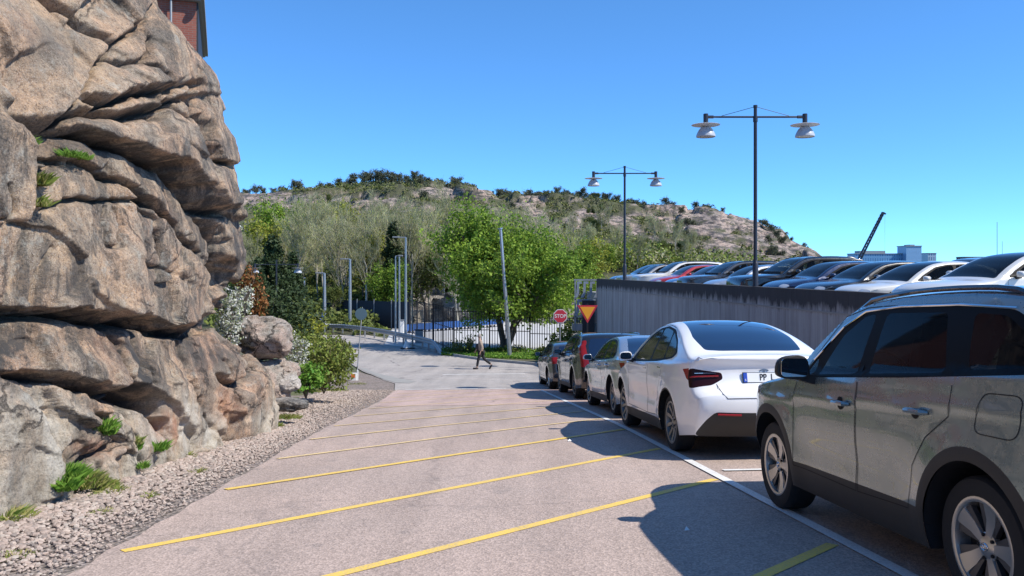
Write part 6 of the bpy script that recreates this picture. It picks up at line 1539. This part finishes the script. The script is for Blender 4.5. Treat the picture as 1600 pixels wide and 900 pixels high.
# fastback hatch: white car
HATCH = spec(L=4.75, W=1.90, H=1.66, wb=2.86, fo=.86, r=.355, ra=.415, rimr=.255, belt=1.05, rise=.028, tumble=.40, flare=.02, clad=.022, cladz=.36, bump_z=.0, sill=.24, rt=.16, scoop=.022, crease=.004,
  prof=[(.18, .26, .02), (.03, .42, .10), (.01, .58, .16), (.06, .72, .16), (.28, .86, .12), (.70, .98, .10), (1.12, 1.07, .08), (1.55, 1.33, .07), (1.98, 1.54, .075), (2.40, 1.64, .08), (2.80, 1.665, .08), (3.20, 1.63, .085), (3.65, 1.52, .09), (4.05, 1.37, .09), (4.36, 1.24, .08), (4.57, 1.222, .07), (4.62, 1.19, .08), (4.56, 1.06, .12), (4.60, .88, .14), (4.75, .785, .15), (4.77, .58, .14), (4.70, .42, .12), (4.55, .27, .03)],
  dlo=[(1.38, 1.06), (1.70, 1.27), (2.05, 1.46), (2.40, 1.555), (2.80, 1.58), (3.25, 1.53), (3.62, 1.39), (3.86, 1.225), (3.70, 1.16), (3.0, 1.10), (2.0, 1.065)],
  windows=[[(1.62, 1.10), (1.76, 1.24), (2.08, 1.43), (2.42, 1.525), (2.56, 1.53), (2.56, 1.105)], [(2.64, 1.115), (2.64, 1.545), (2.80, 1.55), (3.18, 1.505), (3.28, 1.15)], [(3.33, 1.155), (3.24, 1.495), (3.58, 1.37), (3.76, 1.235), (3.64, 1.18)]],
  doors=[[(1.42, .40), (1.40, 1.0), (1.44, 1.09), (1.72, 1.31), (2.07, 1.49), (2.42, 1.58), (2.60, 1.59), (2.60, 1.1), (2.60, .38)], [(2.615, .38), (2.615, 1.1), (2.615, 1.59), (2.80, 1.60), (3.26, 1.55), (3.50, 1.42), (3.40, 1.15), (3.36, .96), (3.22, .72), (3.16, .40)]],
  handles=[(2.42, .99, .17), (3.24, 1.03, .17)], flush=True, mirror=(1.60, 1.08), mirror_size=(.20, .13),
  tail_side=[[(4.28, 1.05), (4.44, 1.065), (4.9, 1.05), (4.9, .90), (4.50, .90), (4.40, .94)]], head_side=[[(-.1, .72), (.40, .90), (.48, .86), (-.1, .62)]], tailmat='tail_dark',
  wrapreg=[('windshield', [(6.1, -.86), (9.0, -.80), (9.0, .80), (6.1, .86)]), ('roofglass', [(9.05, -.78), (9.9, -.80), (9.9, .80), (9.05, .78)]), ('rearglass', [(9.98, -.80), (12.4, -.82), (13.55, -.72), (13.7, -.5), (13.75, 0), (13.7, .5), (13.55, .72), (12.4, .82), (9.98, .80)]), ('wtail-1', [(17.0, -1.01), (17.95, -1.01), (17.95, -.72), (17.6, -.56), (17.25, -.58)]), ('wtail1', [(17.0, 1.01), (17.25, .58), (17.6, .56), (17.95, .72), (17.95, 1.01)]), ('wclad', [(20.1, -.78), (20.7, -.87), (22.1, -1.01), (22.1, 1.01), (20.7, .87), (20.1, .78)]), ('whead-1', [(3.0, -1.01), (3.9, -1.01), (3.7, -.70), (3.1, -.70)]), ('whead1', [(3.0, 1.01), (3.1, .70), (3.7, .70), (3.9, 1.01)])],
  spokes=(10, 'turbine'), rimmat='alloy_grey', seats=(2.45, 3.25), ds=1.4, de=3.9)
# fastback saloon: silver car
SALOON = spec(L=4.62, W=1.86, H=1.50, wb=2.74, fo=.87, r=.35, ra=.405, rimr=.25, belt=.98, rise=.02, tumble=.42, flare=.02, clad=.0, cladz=.34, bump_z=.0, sill=.22, rt=.12, scoop=.02,
  prof=[(.15, .24, .02), (.02, .40, .10), (.0, .58, .14), (.04, .74, .13), (.30, .86, .10), (.80, .93, .08), (1.18, .98, .07), (1.60, 1.22, .06), (2.00, 1.41, .065), (2.40, 1.485, .07), (2.85, 1.50, .07), (3.25, 1.47, .07), (3.60, 1.38, .08), (3.95, 1.23, .08), (4.20, 1.13, .07), (4.50, 1.10, .06), (4.56, 1.05, .08), (4.58, .92, .10), (4.61, .74, .12), (4.62, .56, .12), (4.58, .40, .10), (4.45, .25, .03)],
  dlo=[(1.44, .99), (1.72, 1.17), (2.05, 1.34), (2.40, 1.405), (2.85, 1.42), (3.20, 1.39), (3.50, 1.29), (3.74, 1.13), (3.62, 1.055), (3.0, 1.02), (2.0, 1.0)],
  windows=[[(1.66, 1.03), (1.78, 1.15), (2.08, 1.31), (2.40, 1.375), (2.54, 1.38), (2.54, 1.035)], [(2.62, 1.04), (2.62, 1.385), (2.85, 1.39), (3.16, 1.36), (3.24, 1.06)], [(3.30, 1.065), (3.22, 1.345), (3.46, 1.265), (3.62, 1.14), (3.55, 1.08)]],
  doors=[[(1.44, .36), (1.42, .92), (1.50, 1.02), (1.74, 1.20), (2.07, 1.37), (2.40, 1.43), (2.575, 1.44), (2.575, .36)], [(2.59, .36), (2.59, 1.44), (2.85, 1.45), (3.22, 1.42), (3.40, 1.33), (3.38, 1.0), (3.30, .86), (3.14, .66), (3.08, .36)]],
  handles=[(2.40, .90, .18), (3.20, .92, .18)], mirror=(1.62, 1.0), mirror_size=(.19, .12),
  tail_side=[[(4.22, .98), (4.8, .99), (4.8, .86), (4.36, .86)]], head_side=[[(-.1, .72), (.36, .84), (.42, .78), (-.1, .62)]],
  wrapreg=[('windshield', [(6.1, -.86), (9.0, -.80), (9.0, .80), (6.1, .86)]), ('rearglass', [(11.4, -.78), (13.8, -.80), (13.8, .80), (11.4, .78)]), ('wtail-1', [(16.7, -1.01), (17.4, -1.01), (17.4, -.80), (16.7, -.80)]), ('wtail1', [(16.7, 1.01), (16.7, .80), (17.4, .80), (17.4, 1.01)]), ('wtrim', [(16.75, -.79), (17.3, -.79), (17.3, .79), (16.75, .79)]), ('wclad', [(19.0, -.86), (19.5, -.96), (21.1, -1.01), (21.1, 1.01), (19.5, .96), (19.0, .86)]), ('whead-1', [(2.8, -1.01), (3.7, -1.01), (3.5, -.68), (2.9, -.68)]), ('whead1', [(2.8, 1.01), (2.9, .68), (3.5, .68), (3.7, 1.01)])],
  spokes=(5, 'twin'), rimmat='alloy_grey', seats=(2.4, 3.2), ds=1.4, de=3.8)
# estate-like SUV with tall lamps
ESTATE = spec(**{**SUV, **dict(fz=0, L=4.69, W=1.88, H=1.64, fo=.90, wb=2.83, clad=0, cladz=.36, bump_z=0, mirror_paint=True, mirror_size=(.2, .14), spokes=(5, 'twin'), rimmat='alloy_dark', tumble=.30,
  prof=[(.18, .26, .02), (.04, .42, .10), (.0, .62, .14), (.03, .84, .14), (.14, .96, .10), (.45, 1.02, .08), (.95, 1.06, .07), (1.35, 1.10, .06), (1.72, 1.34, .06), (2.10, 1.55, .065), (2.45, 1.62, .07), (3.0, 1.645, .07), (3.7, 1.63, .07), (4.20, 1.585, .075), (4.36, 1.50, .09), (4.52, 1.22, .10), (4.63, 1.02, .10), (4.67, .84, .12), (4.69, .62, .12), (4.66, .42, .10), (4.5, .27, .03)],
  dlo=[(1.58, 1.08), (1.78, 1.21), (2.12, 1.43), (2.42, 1.525), (2.85, 1.55), (3.50, 1.54), (4.0, 1.50), (4.22, 1.34), (4.24, 1.20), (4.05, 1.15), (3.0, 1.11), (2.0, 1.085)],
  windows=[[(1.80, 1.12), (1.86, 1.22), (2.14, 1.39), (2.42, 1.49), (2.60, 1.50), (2.60, 1.125)], [(2.68, 1.13), (2.68, 1.51), (3.42, 1.50), (3.52, 1.16)], [(3.62, 1.17), (3.54, 1.50), (3.96, 1.46), (4.12, 1.33), (4.12, 1.21)]],
  tail_side=[[(4.22, 1.46), (4.42, 1.46), (4.62, 1.10), (4.9, 1.05), (4.9, .80), (4.55, .82), (4.42, 1.08), (4.34, 1.22)]],
  wrapreg=[('windshield', [(7.15, -.88), (10.0, -.82), (10.0, .82), (7.15, .88)]), ('rearglass', [(14.1, -.76), (15.9, -.76), (15.9, .76), (14.1, .76)]), ('wtail-1', [(14.2, -1.01), (17.2, -1.01), (17.2, -.78), (16.2, -.80), (14.2, -.86)]), ('wtail1', [(14.2, 1.01), (14.2, .86), (16.2, .80), (17.2, .78), (17.2, 1.01)])],
  handles=[(2.42, .93, .18), (3.32, .96, .18)], mirror=(1.82, 1.08), lines=[])})
# small hatchback
SMALL = spec(L=4.2, W=1.79, H=1.45, wb=2.60, fo=.82, r=.325, ra=.38, rimr=.215, belt=.95, rise=.03, tumble=.34, flare=.015, cladz=.28, sill=.22,
  prof=[(.14, .24, .02), (.02, .40, .10), (.0, .56, .13), (.05, .72, .12), (.30, .84, .10), (.70, .92, .08), (1.08, .98, .07), (1.48, 1.22, .06), (1.85, 1.39, .065), (2.25, 1.445, .07), (2.75, 1.455, .07), (3.35, 1.42, .07), (3.72, 1.36, .08), (3.85, 1.28, .09), (4.02, 1.05, .10), (4.12, .90, .10), (4.15, .76, .12), (4.19, .55, .12), (4.16, .38, .10), (4.02, .25, .03)],
  dlo=[(1.34, .97), (1.60, 1.13), (1.92, 1.29), (2.25, 1.36), (2.75, 1.375), (3.25, 1.345), (3.58, 1.27), (3.72, 1.13), (3.5, 1.06), (2.6, 1.0)],
  windows=[[(1.54, 1.0), (1.66, 1.11), (1.94, 1.25), (2.25, 1.325), (2.38, 1.33), (2.38, 1.01)], [(2.46, 1.02), (2.46, 1.335), (2.75, 1.34), (3.05, 1.32), (3.12, 1.05)], [(3.18, 1.06), (3.12, 1.31), (3.40, 1.27), (3.58, 1.15), (3.46, 1.09)]],
  doors=[[(1.36, .36), (1.34, .90), (1.42, 1.0), (1.94, 1.32), (2.25, 1.385), (2.42, 1.39), (2.42, .36)], [(2.435, .36), (2.435, 1.39), (2.75, 1.40), (3.12, 1.38), (3.24, 1.0), (3.06, .82), (2.96, .62), (2.92, .36)]],
  handles=[(2.24, .88, .17), (2.98, .91, .17)], mirror=(1.52, .98), mirror_size=(.18, .12),
  tail_side=[[(3.84, 1.03), (4.4, 1.0), (4.4, .80), (3.98, .84)]], head_side=[[(-.1, .70), (.34, .84), (.40, .78), (-.1, .60)]],
  wrapreg=[('windshield', [(6.1, -.86), (9.0, -.80), (9.0, .80), (6.1, .86)]), ('rearglass', [(12.6, -.78), (13.9, -.78), (13.9, .78), (12.6, .78)]), ('wtail-1', [(14.2, -1.01), (15.8, -1.01), (15.7, -.70), (14.4, -.70)]), ('wtail1', [(14.2, 1.01), (14.4, .70), (15.7, .70), (15.8, 1.01)]), ('whead-1', [(2.9, -1.01), (3.8, -1.01), (3.6, -.68), (3.0, -.68)]), ('whead1', [(2.9, 1.01), (3.0, .68), (3.6, .68), (3.8, 1.01)])],
  spokes=(5, 'twin'), seats=(2.2, 2.95), ds=1.3, de=3.5)

GS = 'cars parked along the white line'
def park(root, X, Ymid, dz=0.0, yaw=0.0, tilt=None):
    p = lane(X, Ymid); root.location = p + Vector((0, 0, dz)); root.rotation_mode = 'ZXY'
    root.rotation_euler = (math.atan(gs(Ymid)) if tilt is None else tilt, 0, TH + yaw)
def plate(root, c, body, u, latin=None):
    """rear plate following the tail"""
    ss = c.u2s(u); p = Vector(c.wrap(np.array([ss]), np.array([0.0]))[0]); a = Vector(c.wrap(np.array([ss - .05]), np.array([0.0]))[0]); d = (a - p).normalized(); ang = math.atan2(-d.y, d.z) * -1
    pl_ = empty('license_plate', p + Vector((0, -.012, 0)), (math.atan2(d.y, d.z) * -1, 0, 0)); pl_.parent = root
    m = MB(); m.box((0, 0, 0), (.54, .012, .125)); m.build('plate_frame', M['gloss_black'], pl_, bevel=.004)
    m = MB(); m.box((0, -.006, 0), (.52, .008, .11)); m.build('plate_face', M['plate'], pl_)
    m = MB(); m.box((-.238, -.0085, 0), (.044, .006, .11)); m.build('plate_band', M['plate_blue'], pl_)
    text_mesh('plate_lettering', body, .105, M['gap'], pl_, (.02, -.0125, 0), sx=.82, ext=.001)
    text_mesh('country_letter', 'S', .035, M['plate'], pl_, (-.238, -.0125, -.03), ext=.001)
    return pl_

suv, cs = make_car(SUV, 'grey'); tag(suv, 'grey green SUV with black wheel arches, nearest in the row, cut by the right edge', 'car', GS)
park(suv, 2.71 + .93, 6.88 + .95 - cs.L / 2)
for sg in (-1, 1):                                                  # bright moulding along the window tops
    pth = [Vector(cs.side(d_, z_, sg, .004)) for d_, z_ in [(1.68, 1.275), (2.03, 1.525), (2.30, 1.632), (2.75, 1.652), (3.40, 1.642), (3.90, 1.607)]]; m = MB(); m.tube(pth, .008, 6); m.build('window_molding', M['chrome'], suv)
# round emblem in each hub
for w_ in [o for o in suv.children if o.name.startswith('wheel') and not o.name.startswith('wheel_well')]:
    sg = 1 if w_.location.x > 0 else -1
    m = MB(); x = sg * .1125 * .835
    def ring(rx, rz, cy=0, cz=0, t=.0028):
        m.tube([(x, cy + rx * math.cos(a), cz + rz * math.sin(a)) for a in np.linspace(0, 2 * math.pi, 20)], t, 4, cap=False)
    ring(.026, .019); ring(.009, .018); ring(.018, .008, 0, .008); m.build('hub_emblem', M['chrome'], w_)
hat, ch = make_car(HATCH, 'white'); tag(hat, 'white fastback car with dark blue glass roof parked before the grey green SUV', 'car', GS)
park(hat, 2.73 + .95, 13.2 + .86 - ch.L / 2)
plate(hat, ch, 'PP  L', 17.55)
# emblem on the tailgate: a shield-like T
ss = ch.u2s(17.25); p = Vector(ch.wrap(np.array([ss]), np.array([0.]))[0]); m = MB()
m.prism([(-.055, .030), (-.03, .040), (0, .043), (.03, .040), (.055, .030), (.048, .018), (.02, .026), (.008, .022), (0, -.045), (-.008, .022), (-.02, .026), (-.048, .018)], .006, c=p + Vector((0, -.008, 0)), rot=Matrix.Rotation(R(-8), 3, 'X')); m.build('emblem', M['alloy_grey'], hat)
for sg in (-1, 1):                                                  # bright strips inside the dark lamps
    ss = ch.u2s(17.45); pts = [Vector(ch.wrap(np.array([ss]), np.array([sg * t]), .006)[0]) for t in np.linspace(.62, .985, 7)]; m = MB()
    m.tube(pts, .011, 6); m.build('light_strip', M['tail_red'], hat)
    pts = [Vector(ch.wrap(np.array([ss - .035]), np.array([sg * t]), .007)[0]) for t in np.linspace(.66, .93, 6)]; m = MB(); m.tube(pts, .005, 5); m.build('light_strip', M['chrome'], hat)
    m = MB(); P0 = [Vector(ch.wrap(np.array([ch.u2s(20.25)]), np.array([sg * t]), .01)[0]) for t in np.linspace(.42, .74, 5)]; m.tube(P0, .014, 6); m.build('reflector', M['tail_red'], hat)
m = MB(); ys_ = np.linspace(-.62, .62, 16); pts = [Vector(ch.wrap(np.array([ch.u2s(19.3)]), np.array([t]), .002)[0]) for t in np.linspace(-.60, .60, 15)]; pts = [Vector(ch.wrap(np.array([ch.u2s(u)]), np.array([-.66]), .002)[0]) for u in (17.9, 18.4, 18.9)] + pts + [Vector(ch.wrap(np.array([ch.u2s(u)]), np.array([.66]), .002)[0]) for u in (18.9, 18.4, 17.9)]
m.tube(pts, .004, 4); m.build('tailgate_gap', M['gap'], hat)
sal, csl = make_car(SALOON, 'silver'); tag(sal, 'silver blue fastback saloon with a dark light bar parked ahead of the white car', 'car', GS)
park(sal, 2.97 + .93, 18.1 + .87 - csl.L / 2)
plate(sal, csl, 'CKM 47', 18.6)
est, ce = make_car(ESTATE, 'black'); tag(est, 'black SUV with tall red tail lamps, fourth in the row along the white line', 'car', GS)
park(est, 3.0 + .94, 23.6 + .9 - ce.L / 2 - .3)
plate(est, ce, 'PLB 20', 17.3)
sma, cm = make_car(SMALL, 'dgrey'); tag(sma, 'dark grey small hatchback, farthest in the row along the white line', 'car', GS)
park(sma, 2.92 + .90, 27.9 + .82 - cm.L / 2)
plate(sma, cm, 'RFE 31', 16)

# ------------------------------------------------------------ cars on the deck, noses to the wall
def repaint(src, paint):
    o = copy_tree(src); src_p = None
    base = [c for c in src.children if c.name.startswith('body')][0].data.materials[0]
    def walk(q_):
        for ch_ in q_.children:
            if ch_.type == 'MESH':
                for i, sl_ in enumerate(ch_.material_slots):
                    if sl_.material == base: sl_.link = 'OBJECT'; sl_.material = PAINT[paint]
            walk(ch_)
    walk(o); return o
GD = 'cars parked on the deck behind the wall'
deck = [(18.0, sal, 'cream', 1.10, 'large white car, nearest on the deck above the grey green SUV'), (20.9, sal, 'cream', .98, 'white saloon on the deck, second from the right edge'),
 (23.3, sal, 'black', 1.0, 'black saloon with chrome window line on the deck directly right of the nearer street lamp'), (25.6, sma, 'navy', 1.04, 'dark blue car on the deck behind the foot of the nearer street lamp'),
 (28.2, est, 'black', 1.03, 'tall black SUV on the deck left of the nearer street lamp'), (30.8, sma, 'lsilver', .98, 'low silver car on the deck between two dark SUVs'), (33.3, est, 'dgrey', .97, 'dark grey SUV on the deck right of the red car'),
 (35.4, sal, 'blue', .96, 'low steel blue car on the deck just right of the red one'), (37.9, sma, 'red', 1.0, 'red hatchback on the deck'), (40.3, est, 'cream', 1.0, 'white SUV on the deck left of the red car'),
 (42.6, est, 'beige', .92, 'beige silver SUV on the deck beside the farther street lamp'), (44.6, sal, 'navy', 1.02, 'dark blue car at the far end of the deck')]
dyaw = math.atan2(.13, 1)
for i, (Y, src, paint, s, lab) in enumerate(deck):
    Ls = 4.6 * s; o = repaint(src, paint); tag(o, lab, 'car', GD)
    o.rotation_mode = 'ZXY'; off_ = 1.0 + Ls / 2 + ((i * 7) % 5) * .06; o.rotation_euler = (0, 0, R(90) + dyaw * 1.0); o.scale = (s, s, s)
    dv = Vector((math.cos(dyaw), math.sin(dyaw), 0)) * off_
    o.location = Vector((wall_x(Y), Y, DECK)) + dv
# second row deeper on the deck
for i, (x, Y, src, paint, lab) in enumerate(((16.5, 27, est, 'dgrey', 'dark SUV roof showing behind the white cars on the deck'), (21.5, 32, sal, 'navy', 'dark car roof in the second row of the deck near the long blue building'), (14.8, 46, est, 'lsilver', 'silver van like car roof in the second row behind the farther street lamp'))):
    o = repaint(src, paint); tag(o, lab, 'car', GD); o.rotation_mode = 'ZXY'; o.rotation_euler = (0, 0, R(-88)); o.location = (x, Y, DECK)
